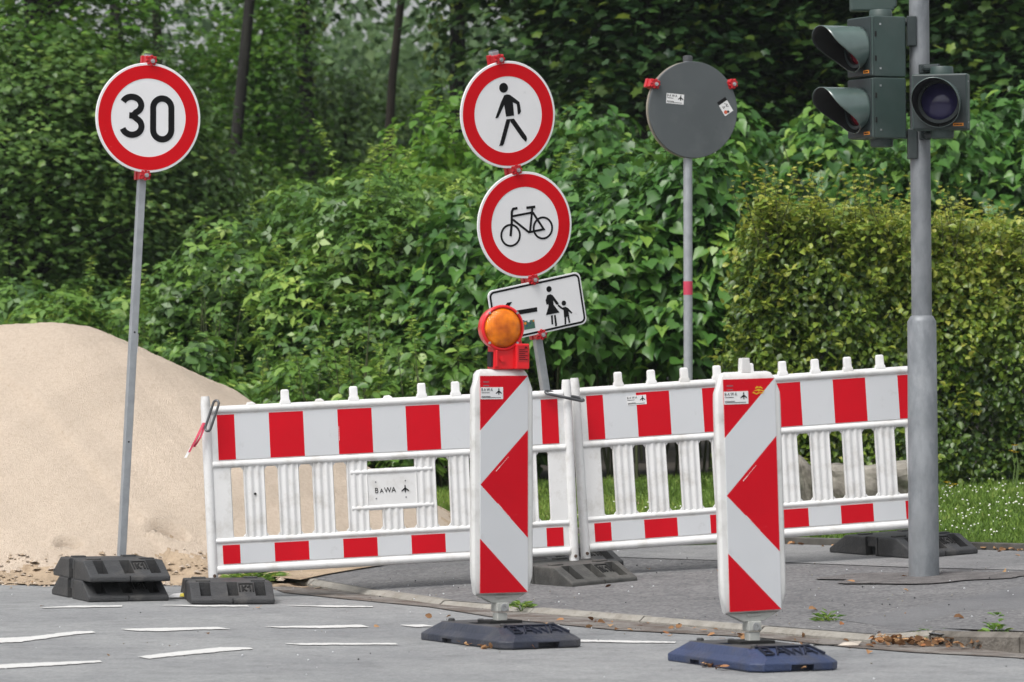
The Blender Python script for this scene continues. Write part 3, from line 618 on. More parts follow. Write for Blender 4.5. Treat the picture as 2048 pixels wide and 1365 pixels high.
# ------------------------------------------------------------------ barriers
PER = .189
def barrier(label, loc, rot, plate, broken, stk):
    t = thing('barrier_panel', label, 'barrier', loc, rot, 'red and white plastic barrier panels')
    W = 2.06
    for s in (0, 1):
        x = .028 if s == 0 else W - .028
        p = MB(); p.tube([(x, 0, .0), (x, 0, .955), (x, 0, .985), (x, 0, 1.0)], [.027, .027, .0245, .022], 16); 
        if s: p.M = Matrix.Identity(4)
        po = p.build('post', white_pl, t, smooth=True)
        k = MB(); k.disc(x + .004, .028, .009, -.031, -.024, n=14); k.build('bolt', mat('rusty_bolt', (.12, .08, .06), .6, metal=.5) if 'rusty_bolt' not in MATS else MATS['rusty_bolt'], po)
        if s and plate:
            k = MB(); k.tube([(x, 0, -.05), (x, 0, 0.002)], .022, 14); k.build('steel_foot', mat('rusty_tube', (.10, .06, .045), .7, var=.3, scale=20) if 'rusty_tube' not in MATS else MATS['rusty_tube'], po)
    f = MB(); xa, xb = .05, W - .05
    def rail(z0, z1, th, a=xa, b=xb):
        zc, h = (z0 + z1) / 2, (z1 - z0) / 2; n = 12
        prof = [(th * math.cos(2 * math.pi * k / n), zc + h * math.sin(2 * math.pi * k / n)) for k in range(n)]
        f.loft([[(a, y, z) for y, z in prof], [(b, y, z) for y, z in prof]])
    rail(.900, .945, .026); rail(.606, .648, .024); rail(.195, .231, .022); rail(.033, .082, .028)
    f.box((W / 2, 0, .775), (xb - xa, .024, .27)); f.box((W / 2, 0, .138), (xb - xa, .024, .125))
    for k in range(9):
        u = .275 + PER * k
        if k in broken: 
            f.loft([[(u - .03, -.016, .93), (u + .03, -.016, .93), (u + .03, .016, .93), (u - .03, .016, .93)], [(u - .02, -.01, .955), (u + .024, -.012, .95), (u + .01, .01, .962), (u - .02, .012, .957)]]); continue
        f.loft([[(u - .030, -.02, .935), (u + .030, -.02, .935), (u + .030, .02, .935), (u - .030, .02, .935)], [(u - .026, -.018, .958), (u + .026, -.018, .958), (u + .026, .018, .958), (u - .026, .018, .958)],
                [(u - .022, -.016, .962), (u + .022, -.016, .962), (u + .022, .016, .962), (u - .022, .016, .962)], [(u - .021, -.015, 1.012), (u + .021, -.015, 1.012), (u + .021, .015, 1.012), (u - .021, .015, 1.012)], [(u - .015, -.01, 1.018), (u + .015, -.01, 1.018), (u + .015, .01, 1.018), (u - .015, .01, 1.018)]])
    fr = f.build('frame', white_pl, t, bevel=.004, smooth=50)
    s = MB()
    def slat(a, b, z0, z1, ridges=True):
        n = 25; pf = []
        for i in range(n):
            q = i / (n - 1); x = a + (b - a) * q
            y = -.010 - .007 * (0.5 + .5 * math.cos(2 * math.pi * 3 * q)) if ridges else -.012
            if i in (0, n - 1): y = -.006
            pf.append((x, y))
        pr = pf + [(x, -y) for x, y in pf[::-1]]
        s.loft([[(x, y, z0) for x, y in pr], [(x, y, z1) for x, y in pr]])
    zt, zb = .618, .215
    slat(.048, .15, zb, zt, False); slat(W - .15, W - .048, zb, zt, False)
    for k in range(9):
        u = .275 + PER * k; a, b = u - .058, u + .058
        if plate and k == 4:
            slat(a, b, zb, .36); continue
        slat(a, b, zb, zt)
    # little fillets in the corners of the openings
    c = s; sl = None
    for k in range(10):
        u = .18 + PER * k
        if plate and k in (4, 5):
            zz = ((.225, 1),)
        else: zz = ((.225, 1), (.613, -1))
        for z, sg in zz:
            for e in (-1, 1):
                x = u + e * .0365
                c.add([(x, -.009, z), (x - e * .018, -.009, z), (x, -.009, z + sg * .022), (x, .009, z), (x - e * .018, .009, z), (x, .009, z + sg * .022)], [(0, 1, 2), (3, 5, 4), (1, 4, 5, 2)])
    sl = s.build('slat', white_pl, t, smooth=50)
    for z0, z1 in ((.652, .896), (.088, .190)):
        r = MB(); x = .085; seq = [('r', PER / 2)] + [('w', PER), ('r', PER)] * 4 + [('w', PER), ('r', PER / 2)]
        for kx, l in seq:
            r.box((x + l / 2, -.0135, (z0 + z1) / 2), (l, .003, z1 - z0), 0 if kx == 'r' else 1); x += l
        if z0 > .5:
            for q in (3, 7):
                xx = .085 + PER / 2 + PER * (q if plate else q - 1) + (.004 if plate else PER - .006)
                for j in range(8): r.box((xx, -.0155, .73 + j * .010), (.003, .0008, .006), 2)
        sh = r.build('reflective_sheet', [red_sh, gry_sh, label_w], t)
        if z0 > .5:
            if stk: sticker(sh, stk, .855, .112, .052, -.0152, tilt=-1)
    if plate:
        q = MB(); cx = .275 + PER * 4; hw = PER * 1.5 - .057
        q.box((cx, 0, .45), (hw * 2, .022, .20)); 
        for z in (.352, .548):
            prof = [(.019 * math.cos(2 * math.pi * k / 12), z + .016 * math.sin(2 * math.pi * k / 12)) for k in range(12)]
            q.loft([[(cx - hw, y, zz) for y, zz in prof], [(cx + hw, y, zz) for y, zz in prof]])
        pl = q.build('name_plate', white_pl, t, bevel=.003, smooth=50)
        tx = MB()
        merge_text(tx, 'B', .042, Matrix.Translation((cx - .098, -.0125, .43)), 0, .92); merge_text(tx, 'A', .033, Matrix.Translation((cx - .069, -.0125, .43)), 0, .92)
        merge_text(tx, 'WA', .042, Matrix.Translation((cx - .045, -.0125, .43)), 0, .92)
        plane_icon(tx, cx + .072, .446, .022, -.0135, -.0112, 0)
        tx.build('lettering', black, pl)
        dn = MB()
        for x in (cx - .09, cx + .075):
            for z in (.40, .49): dn = MB(); dn.disc(x, z, .004, -.013, -.0105, n=10); dn.build('rivet', print_g, pl)
        hl = MB(); hl.disc(.275, .46, .007, -.0185, -.016, n=14); hl.build('drill_hole', hole, sl)
    return t
ya = 12.0
yB1 = R(ya); r1 = R(2.55)
rot1 = frame((math.cos(yB1) * math.cos(r1), math.sin(yB1), math.sin(r1)), (-math.sin(r1), 0, 1))
d1 = 24.35; loc1 = P(427, 1163, d1); loc1.x -= .028
b1 = barrier('red and white barrier panel with black lettering on its white name plate', loc1, rot1, True, (0, 2, 4), None)
r2 = R(3.6); rot2 = frame((math.cos(yB1) * math.cos(r2), math.sin(yB1), math.sin(r2)), (-math.sin(r2) - .004, 0, 1))
d2 = 24.88; loc2 = P(1172, 1118, d2); loc2.x -= .028
b2 = barrier('red and white barrier panel without name plate, running behind the traffic light pole', loc2, rot2, False, (), .275 + PER * .5)
# steel locking loops
def loop(label, pts, r, group='steel locking loops on the barriers'):
    m = MB(); m.tube(pts, r, 10); o = m.build('locking_loop', steel_d, None, smooth=True); return tag(o, label, 'locking loop', group)
steel_d = mat('dark_steel', (.13, .135, .14), .4, metal=.7, var=.2, scale=20)
def racetrack(c0, c1, wd, side, n=8):
    c0, c1 = Vector(c0), Vector(c1); ax = (c1 - c0).normalized(); side = Vector(side); side = (side - ax * side.dot(ax)).normalized() * wd; pts = []
    for k in range(n + 1):
        a = math.pi * k / n; pts.append(c1 + side * math.cos(a) + ax * wd * math.sin(a))
    for k in range(n + 1):
        a = math.pi * k / n; pts.append(c0 - side * math.cos(a) - ax * wd * math.sin(a))
    pts.append(pts[0]); return pts
loop('grey steel locking loop hanging slanted on the left barrier end post', racetrack(P(416, 856, 24.28), P(432, 808, 24.28), .018, (1, -.6, -.2)), .007)
loop('grey steel locking loop hooked across the joint of the two barriers', racetrack(P(1098, 786, 24.72), P(1160, 799, 24.76), .020, (.1, 1, .35)), .008)
m = MB()
for k, (a, b, c) in enumerate((((409, 846), (396, 872), (386, 892)), ((411, 848), (401, 875), (388, 895)), ((407, 846), (391, 880), (378, 905)))):
    pts = [P(*a, 24.3), P(*b, 24.29), P(*c, 24.31)]
    vs = []
    for p in pts: vs += [(p.x - .005, p.y, p.z), (p.x + .007, p.y - .006, p.z)]
    m.add(vs, [(0, 1, 3, 2), (2, 3, 5, 4)], 0)
p0, p1 = P(384, 893, 24.31), P(371, 916, 24.31); m.add([(p0.x - .008, p0.y, p0.z), (p0.x + .006, p0.y - .004, p0.z), (p1.x + .006, p1.y, p1.z), (p1.x - .008, p1.y + .004, p1.z)], [(0, 1, 2, 3)], 1)
o = m.build('tape_remnant', [tape_pink, label_w]); so = o.modifiers.new('thick', 'SOLIDIFY'); so.thickness = .001
tag(o, 'torn strip of red and white tape hanging from the left barrier loop', 'barrier tape')

# ------------------------------------------------------------------ signs
def round_sign(parent, z, mk, r=.3, y=-.03):
    p = MB(); p.lathe([(r - .004, -.004), (r, -.002), (r, .006), (r - .003, .008)], 96, axis='y', c=(0, y, z)); pl = p.build('sign_plate', sign_w, parent, smooth=15)
    q = MB(); q.ring(0, z, .214, .286, y - .0095, y - .0078, n=96); q.build('red_border', sign_r, pl)
    k = MB(); mk(k); k.M = Matrix.Identity(4); k.build('pictogram', black, pl)
    return pl
def arc(cx, cz, rx, rz, a0, a1, n=14): return [(cx + rx * math.cos(R(a0 + (a1 - a0) * k / n)), cz + rz * math.sin(R(a0 + (a1 - a0) * k / n))) for k in range(n + 1)]
Y0, Y1 = -.0400, -.0378
def inv(cx, cy, u, v, s):
    det = u[0] * v[1] - u[1] * v[0]
    def f(x, y):
        dx, dy = (x - cx) / s, (y - cy) / s
        return ((dx * v[1] - dy * v[0]) / det, -(dy * u[0] - dx * u[1]) / det)
    return f
# --- 30 km/h sign
d30 = F / 366; yw = R(23); rl = R(-2.85)
rot = frame((math.cos(yw) * math.cos(rl), math.sin(yw), math.sin(rl)), (math.sin(-rl), 0, 1))
base = P(244, 1118, d30); base.z -= .06
t = thing('speed_limit_sign', 'round red rimmed speed sign reading 30 on a leaning square pole', 'road sign', base, rot)
Ltot = (1118 - 108) / 366 + .06
m = MB(); m.box((0, .022, Ltot / 2), (.042, .042, Ltot)); pole = m.build('pole', zinc, t, bevel=.004)
for z in (1.3, .7): m = MB(); m.disc(0, z, .005, -.0005, .002, n=12); m.build('drill_hole', hole, pole)
m = MB(); m.box((.0225, .02, 1.24), (.003, .03, .10)); m.build('paper_label', label_w, pole)
m = MB(); m.box((0, .022, Ltot + .002), (.036, .036, .008)); m.build('end_cap', steel_d, pole)
zc = .06 + (1118 - 235) / 366
f30 = inv(798, 642, (.932, .046), (-.05, .9988), 366 * 2.73)
def mk30(k):
    # three: two stacked bowls, and nought: rounded slot (metric road lettering)
    def tr(x, y): a, b = f30(x, y); return (a, zc + b)
    wd = 34 / (366 * 2.73)
    three_top = arc(0, 0, .047, .0, 0, 0, 1)
    A, B = tr(717, 575), tr(717, 690)
    A = (A[0] - .008, A[1]); B = (B[0] - .008, B[1]); r = .0445
    top = arc(A[0], A[1], r * 1.2, r, 160, -62, 18); bot = arc(B[0], B[1], r * 1.24, r * 1.06, 62, -160, 18)
    mid = ((A[0] + B[0]) / 2 - .002, (A[1] + B[1]) / 2)
    k.stroke(top + [(A[0] + .014, mid[1] + .003)], wd, Y0, Y1); k.stroke([(A[0] + .014, mid[1] - .003)] + bot, wd, Y0, Y1 - .0004)
    k.stroke([(A[0] - .012, mid[1]), (A[0] + .024, mid[1])], wd, Y0 - .0004, Y1)
    C = tr(881, 588), tr(881, 706); rr = .0525; C = ((C[0][0] - .010, C[0][1]), (C[1][0] - .010, C[1][1]))
    k.stroke(arc(C[0][0], C[0][1], rr, rr, 0, 180, 16) + arc(C[1][0], C[1][1], rr, rr, 180, 360, 16), wd, Y0, Y1, closed=True)
round_sign(t, zc, mk30)
clamp(t, .0, zc + .312, -.03); clamp(t, .0, zc - .312, -.03)

# --- leaning post with pedestrian and bicycle prohibitions and the detour plate
dW = F / 357
u3 = Vector((.868, .455, .197)); up3 = Vector((-.152, -.138, .988))
rot = frame(u3, up3); up3 = rot.col[2]
c1 = P(1015.5, 228.5, dW)                                   # centre of the upper disc
base = c1 - up3 * 2.62
base.z = base.z
t = thing('prohibition_sign_post', 'leaning post with no pedestrians sign, no bicycles sign and white detour plate', 'road sign', base - rot.col[0] * .018, rot)
Lp = 2.62 + .36
gb = (gz(base.x, base.y) + .06 - base.z) / up3.z
m = MB(); m.box((-.0, .022, (Lp + gb) / 2), (.044, .044, Lp - gb)); pole = m.build('pole', zinc, t, bevel=.004)
s357 = 357 * 3.1025
uu, vv = (.868, -.197), (.152, .988)
fw = inv(513, 522, uu, vv, s357)
ZW = 2.62
def mkwalk(k):
    def T(pts): return [(fw(x, y)[0] + .018 * 0, ZW + fw(x, y)[1]) for x, y in pts]
    def poly(pts, e=0): k.prism(T(pts)[::-1], Y0 - e, Y1)
    hx, hz = T([(484, 356)])[0]; k.disc(hx, hz, .0275, Y0, Y1, n=32)
    poly([(488, 402), (505, 396), (522, 398), (545, 414), (582, 442), (592, 500), (584, 516), (573, 520), (566, 456), (541, 444), (549, 527), (500, 535), (488, 462), (452, 540), (446, 546), (434, 546), (466, 452)])
    poly([(502, 552), (524, 549), (524, 565), (486, 706), (478, 716), (458, 719), (466, 690)])
    poly([(524.5, 549), (548, 546), (626, 655), (630, 670), (624, 690), (600, 668), (527, 566)])
so = round_sign(t, ZW, mkwalk)
c2 = P(1044.5, 450.5, dW); zb = 2.62 - (450.5 - 228.5) / 357 / .99
fb = inv(598, 1211, uu, vv, s357)
def mkbike(k):
    def T(pts): return [(fb(x, y)[0], zb + fb(x, y)[1]) for x, y in pts]
    w = .0112
    for cx, cy in ((508, 1277), (709, 1228)):
        x, z = T([(cx, cy)])[0]; k.ring(x, z, .0535, .0535 + w, Y0, Y1, n=48)
    for i, pts in enumerate(([(508, 1282), (515, 1200), (515, 1130), (523, 1112), (550, 1106)], [(515, 1158), (642, 1132)], [(522, 1178), (622, 1256), (714, 1236), (646, 1132)], [(628, 1258), (643, 1100)], [(606, 1103), (660, 1096)])):
        k.stroke(T(pts), w * (1.25 if i in (0, 4) else 1.05), Y0 - .0003 * i, Y1)
round_sign(t, zb, mkbike)
# detour plate
fp2 = inv(497, 318, uu, vv, 357 * 2.73)                        # plate centre in the enlarged view
zp = zb - .3 - .02 - .152
def rrect(w, h, r, n=6):
    return [p for cx, cz, a in ((w - r, h - r, 0), (-w + r, h - r, 90), (-w + r, -h + r, 180), (w - r, -h + r, 270)) for p in arc(cx, cz, r, r, a, a + 90, n)]
m = MB(); m.prism([(x, zp + z) for x, z in rrect(.30, .15, .035)][::-1], -.038, -.030); pl = m.build('detour_plate', sign_w, t, bevel=.0015)
m = MB(); m.stroke([(x, zp + z) for x, z in rrect(.286, .136, .026)], .011, -.0395, -.0378, closed=True); m.build('black_border', black, pl)
m = MB()
def T(pts): return [(fp2(x, y)[0], zp + fp2(x, y)[1]) for x, y in pts]
def poly(pts): m.prism(T(pts)[::-1], Y0, Y1)
x, z = T([(559, 216)])[0]; m.disc(x, z, .0165, Y0, Y1, n=24)
x, z = T([(641, 293)])[0]; m.disc(x, z, .014, Y0, Y1, n=24)
poly([(549, 250), (566, 244), (579, 250), (612, 294), (608, 303), (598, 300), (582, 277), (584, 302), (617, 345), (543, 360), (558, 308), (556, 302), (552, 280), (554, 300), (546, 302), (541, 278)])
poly([(570, 362), (580, 361), (582, 410), (574, 412)]); poly([(587, 360), (596, 359), (604, 418), (594, 422)])
poly([(611, 300), (632, 318), (652, 314), (666, 322), (688, 346), (684, 351), (666, 338), (671, 366), (643, 372), (640, 332), (626, 324), (608, 310)])
poly([(645, 372), (654, 371), (654, 410), (646, 413)]); poly([(662, 369), (670, 367), (677, 400), (669, 404)])
poly([(493, 316), (495, 340), (345, 366), (343, 342)]); poly([(356, 288), (330, 292), (288, 356), (330, 396), (354, 392), (316, 352)])
m.build('pictogram', black, pl)
m = MB(); q = T([(413, 388), (481, 378), (488, 440), (420, 452)]); m.prism(q[::-1], -.0386, -.0378, 0); q2 = T([(418, 394), (478, 385), (484, 432), (424, 443)]); m.prism(q2[::-1], -.0390, -.0382, 1)
for k in range(7):
    a = T([(420 + 9 * k, 392 + 14 * (k % 3))])[0]; m.disc(a[0], a[1], .005 + .003 * (k % 2), -.0396 - .0001 * k, -.0388, (2, 3, 2, 0, 2, 1, 3)[k], n=10)
m.build('sticker', [label_w, mat('sticker_green', (.05, .14, .10), .5), mat('sticker_blue', (.03, .05, .16), .5), orange], pl)
clamp(t, .0, ZW + .312, -.03); clamp(t, .0, (ZW + zb) / 2, -.034); clamp(t, .0, zb - .312, -.034); clamp(t, .0, zp - .155, -.03)
m = MB(); m.box((0, .022, Lp + .002), (.038, .038, .006)); m.build('end_cap', steel_d, pole)

# --- covered round sign
dG = F / 324
rot = frame((math.cos(R(22)), math.sin(R(22)), 0), (-.011, 0, 1))
base = P(1376, 760, dG); base.x += .015; base.z = gz(base.x, base.y); hG = CAMH + (HOR - 116) / 324 - base.z
t = thing('covered_sign', 'round sign masked by a plain dark grey disc, on a slim grey post', 'road sign', base, rot)
m = MB(); m.tube([(0, .03, -.1), (0, .03, hG)], .028, 20); pole = m.build('pole', zinc, t, smooth=True)
m = MB(); m.lathe([(.030, hG - .02), (.030, hG + .012), (.02, hG + .016)], 20, c=(0, .03, 0)); m.build('end_cap', steel_d, pole, smooth=True)
m = MB(); m.tube([(0, .03, CAMH + (HOR - 590) / 324 - base.z), (0, .03, CAMH + (HOR - 563) / 324 - base.z)], .0292, 20); m.build('tape_band', tape_pink, pole, smooth=True)
zG = CAMH + (HOR - 220) / 324 - base.z
m = MB(); m.lathe([(.298, -.03), (.3, -.028), (.3, -.018), (.296, -.016)], 80, axis='y', c=(.018, -.0, zG)); m.build('sign_plate', brownrim, t, smooth=15)
m = MB(); m.lathe([(.296, -.012), (.299, -.010), (.299, .000), (.296, .002)], 80, axis='y', c=(.018, -.012, zG)); cv = m.build('cover_disc', grey_cover, t, smooth=15)
clamp(t, .018 - .26, zG + .155, -.016, 15); clamp(t, .018 + .265, zG + .165, -.016, -20)
sticker(cv, -.105, zG + .065, .118, .062, -.0142, tilt=4)
m = MB(); m.M = Matrix.Translation((.25 - .01, -.0144, zG + .015)) @ Matrix.Rotation(R(-33), 4, 'Y')
m.box((0, 0, 0), (.066, .0012, .078), 0); m.box((0, -.0008, .05), (.066, .001, .022), 1); m.disc(-.016, -.020, .012, -.0014, -.0006, 2, n=12); m.disc(.0, -.026, .008, -.0018, -.0006, 1, n=10)
m.stroke([(.004, .03), (.02, .015), (.006, .01), (.022, .0)], .003, -.0016, -.0006, 1); m.stroke([(-.02, .02), (-.005, .012), (-.018, .006)], .003, -.0016, -.0006, 1)
m.build('sticker', [label_w, black, mat('sticker_red', (.6, .12, .06), .5)], cv)

# ------------------------------------------------------------------ traffic light
b0 = path(1848, 1154); dT = b0.y; sT = F / dT
t = thing('traffic_light', 'galvanised traffic light pole with dark green two lens and single lens heads', 'traffic light', b0, Matrix.Rotation(R(-.5), 3, 'Y'))
hz = lambda py: (CAMH + (HOR - py) / sT) - b0.z
rl, ru = 30 / sT, 20.5 / sT
m = MB(); m.tube([(0, 0, -.05), (0, 0, hz(644)), (0, 0, hz(633)), (0, 0, hz(633) + .004), (0, 0, hz(-160))], [rl * 1.03, rl * .97, ru * 1.12, ru, ru * .98], 36)
pole = m.build('pole', zinc_d, t, smooth=30)
m = MB(); m.lathe([(ru * .98, hz(-160)), (ru * 1.02, hz(-160) + .01), (ru * .5, hz(-160) + .05)], 30); m.build('pole_cap', signal_g, pole, smooth=True)
def signal_head(cx, zc, w, hgt, dep, phi, nl, cols, R_l=.096, vis=.245, yoff=0, name='signal_head'):
    """box of nl chambers facing -y turned by phi degrees about z; origin at box centre"""
    M = Matrix.Translation((cx, yoff, zc)) @ Matrix.Rotation(R(phi), 4, 'Z')
    m = MB(); m.M = M
    for k in range(nl):
        z = hgt * (k - (nl - 1) / 2); m.box((0, 0, z), (w, dep, hgt - .004), 0)
        m.box((0, -dep / 2 - .006, z), (w + .008, .014, hgt - .010), 0)
        m.box((0, dep / 2 + .003, z), (w - .03, .02, hgt - .02), 0)
    hd = m.build(name, [signal_s, signal_g], t, bevel=.006)
    hd.data.materials[0] = signal_s
    zt = hgt * nl / 2
    for pf in ([(.062, zt - .002), (.060, zt + .035), (.056, zt + .04)], [(.055, -zt - .04), (.060, -zt - .035), (.062, -zt + .002)]):
        c = MB(); c.M = M; c.lathe(pf, 28, c=(0, .02, 0)); c.build('hub', signal_s, hd, smooth=True)
    for k in range(nl):
        z = hgt * (k - (nl - 1) / 2); y0 = -dep / 2 - .013
        fr = MB(); fr.M = M; fr.box((0, y0 - .002, z), (w - .004, .008, hgt - .016)); fr.build('front_panel', signal_g, hd, bevel=.004)
        l = MB(); l.M = M; l.lathe([(R_l, .0), (R_l * .85, .012), (R_l * .5, .022), (.004, .026)], 32, axis='y', c=(0, y0 - .004, z)); l.build('lens', cols[k], hd, smooth=60)
        rg = MB(); rg.M = M; rg.ring(0, z, R_l * .98, R_l * 1.16, y0 - .03, y0 - .002, n=48); rg.build('lens_ring', signal_g, hd, smooth=True)
        v = MB(); v.M = M; n, q = 40, 12; vs, fs = [], []
        for i in range(n + 1):
            a = -math.pi + 2 * math.pi * i / n      # 0 at top
            u = abs(a) / math.pi
            L = vis * (.12 + .88 * (1 - 1 / (1 + math.exp(-(u - .56) * 11))))
            for j in range(q + 1):
                rr = R_l * 1.16 * (1 + .10 * (j / q)); vs.append((rr * math.sin(a), y0 - .004 - L * j / q, z + rr * math.cos(a) - .012 * (j / q)))
        for i in range(n):
            for j in range(q): fs.append((i * (q + 1) + j, (i + 1) * (q + 1) + j, (i + 1) * (q + 1) + j + 1, i * (q + 1) + j + 1))
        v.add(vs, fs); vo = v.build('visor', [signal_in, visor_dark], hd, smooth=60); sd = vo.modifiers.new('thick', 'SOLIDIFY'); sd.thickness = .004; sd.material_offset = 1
        st = MB(); st.M = M; st.box((w / 2 - .045, y0 - .0068, z - hgt / 2 + .028), (.055, .002, .016)); 
        for j in range(6): st.box((w / 2 - .063 + j * .0072, y0 - .0082, z - hgt / 2 + .028), (.005, .001, .007), 1)
        st.build('maker_label', [orange, black], hd)
    for k in range(nl):
        z = hgt * (k - (nl - 1) / 2)
        for dz in (-.36, .36):
            sc = MB(); sc.M = M; sc.box((w / 2 + .001, -dep / 2 + .04, z + dz * hgt), (.006, .010, .010)); sc.build('screw', steel, hd)
            sc = MB(); sc.M = M; sc.box((w / 2 + .0005, -dep / 2 + .012, z + dz * .55 * hgt), (.004, .010, .028)); sc.build('clip_slot', hole, hd)
    return hd
phi = -62
cxA = (1764 - 1848) / sT; 
signal_head(cxA, hz(157), .235, .325, .20, phi, 2, [lens_red, lens_red], yoff=-.02)
signal_head((1884 - 1850) / sT + .005, hz(210), .285, .30, .12, -13, 1, [lens_vio], .099, .25, yoff=-.21)
for z in (hz(45), hz(270)):                                # brackets from the heads' hubs to the pole
    m = MB(); m.tube([(cxA, .0, z), (cxA + .08, -.01, z), (-.045, -.02, z)], .021, 12); m.box((-.045, -.03, z - .05), (.05, .075, .16)); m.build('bracket', signal_g, t, bevel=.005)
for z in (hz(140), hz(272)):
    m = MB(); m.tube([((1883 - 1850) / sT, -.18, z), ((1860 - 1850) / sT, -.14, z), (.02, -.03, z)], .02, 12); m.box((.02, -.06, z), (.06, .06, .05)); m.build('bracket', signal_g, t, bevel=.005)
m = MB(); m.box(((1757 - 1848) / sT, .10, hz(-80)), (.235, .10, .53)); m.box(((1800 - 1848) / sT, .09, hz(-80)), (.03, .08, .5)); m.build('control_box', signal_s, t, bevel=.01)

# ------------------------------------------------------------------ foliage
TEMPL = {}
def templ(name, vs, fs): TEMPL[name] = (np.array(vs, float), fs)
templ('kite', [(0, 0, 0), (.32, .45, .06), (0, 1, -.05), (-.32, .45, .06)], [(0, 1, 2), (0, 2, 3)])
templ('oval', [(0, 0, 0), (0, .45, -.02), (0, 1, -.12), (.30, .22, .05), (.34, .55, .05), (.17, .85, -.03), (-.30, .22, .05), (-.34, .55, .05), (-.17, .85, -.03)], [(0, 3, 4, 1), (1, 4, 5, 2), (0, 1, 7, 6), (1, 2, 8, 7)])
templ('heart', [(0, .08, 0), (0, .45, -.03), (0, 1.08, -.22), (.18, -.04, .05), (.42, .12, .06), (.42, .45, .04), (.18, .82, -.08), (-.18, -.04, .05), (-.42, .12, .06), (-.42, .45, .04), (-.18, .82, -.08)],
      [(0, 3, 4, 5, 1), (1, 5, 6, 2), (0, 1, 9, 8, 7), (1, 2, 10, 9)])
mp = []
for a, r in ((-90, .12), (-55, .46), (-22, .66), (2, .55), (30, .92), (58, .64), (90, 1.06), (122, .64), (150, .92), (178, .55), (202, .66), (235, .46)): mp.append((r * math.cos(R(a)) * .62, .35 + r * math.sin(R(a)) * .62, .06 * (r - .5) - .1 * abs(r * math.cos(R(a)))))
templ('maple', [(0, .35, .04)] + mp, [(0, 1 + i, 1 + (i + 1) % 12) for i in range(12)])
templ('lance', [(0, 0, 0), (.12, .4, .03), (0, 1, -.15), (-.12, .4, .03)], [(0, 1, 2), (0, 2, 3)])
templ('trefoil', sum([[(0, 0, 0), (.26 * math.cos(a) + .48 * math.sin(-a) * -1 * 0 + .42 * math.sin(a), .42 * math.cos(a) - .26 * math.sin(a), .05), (.95 * math.sin(a), .95 * math.cos(a), -.08), (-.26 * math.cos(a) + .42 * math.sin(a), .42 * math.cos(a) + .26 * math.sin(a), .05)] for a in (0, 1.5, -1.5)], []), [(0, 1, 2, 3), (4, 5, 6, 7), (8, 9, 10, 11)])
def norm(a): return a / np.maximum(np.linalg.norm(a, axis=1, keepdims=True), 1e-9)
def leaves(name, pos, axis, nrm, size, shape, m, parent=None, v=None, kind=None):
    T, F_ = TEMPL[shape]; n = len(pos)
    curl = rng.uniform(.2, 2.6, n); axis = norm(axis); side = norm(np.cross(axis, nrm)); nn = np.cross(side, axis)
    V = pos[:, None, :] + size[:, None, None] * (T[None, :, 0, None] * side[:, None, :] + T[None, :, 1, None] * axis[:, None, :] + T[None, :, 2, None] * (curl[:, None, None] * nn[:, None, :]))
    k = len(T); V = V.reshape(-1, 3)
    fl = np.concatenate([np.array(f) for f in F_]); cnt = np.array([len(f) for f in F_])
    loops = (np.arange(n)[:, None] * k + fl[None, :]).ravel(); tot = np.tile(cnt, n); start = np.concatenate([[0], np.cumsum(tot)[:-1]])
    me = bpy.data.meshes.new(name); me.vertices.add(len(V)); me.vertices.foreach_set('co', V.ravel().astype(np.float32))
    me.loops.add(len(loops)); me.loops.foreach_set('vertex_index', loops.astype(np.int32))
    me.polygons.add(len(tot)); me.polygons.foreach_set('loop_start', start.astype(np.int32)); me.polygons.foreach_set('loop_total', tot.astype(np.int32))
    at = me.attributes.new('v', 'FLOAT', 'POINT')
    if v is None: v = rng.random(n)
    at.data.foreach_set('value', np.repeat(np.clip(v, 0, 1), k).astype(np.float32))
    me.update(calc_edges=True); me.materials.append(m)
    o = bpy.data.objects.new(name, me); COL.objects.link(o)
    if parent: o.parent = parent
    if kind: o['kind'] = kind
    return o
def orient(pos, out, upw=.7, rnd=.55, droop=.35):
    n = len(pos); nr = norm(out * .6 + np.array([0, 0, upw]) + rng.normal(0, rnd, (n, 3)))
    ax = out * .8 + np.array([0, 0, -droop]) + rng.normal(0, .6, (n, 3)); ax = ax - nr * np.sum(ax * nr, axis=1, keepdims=True)
    return norm(ax), nr
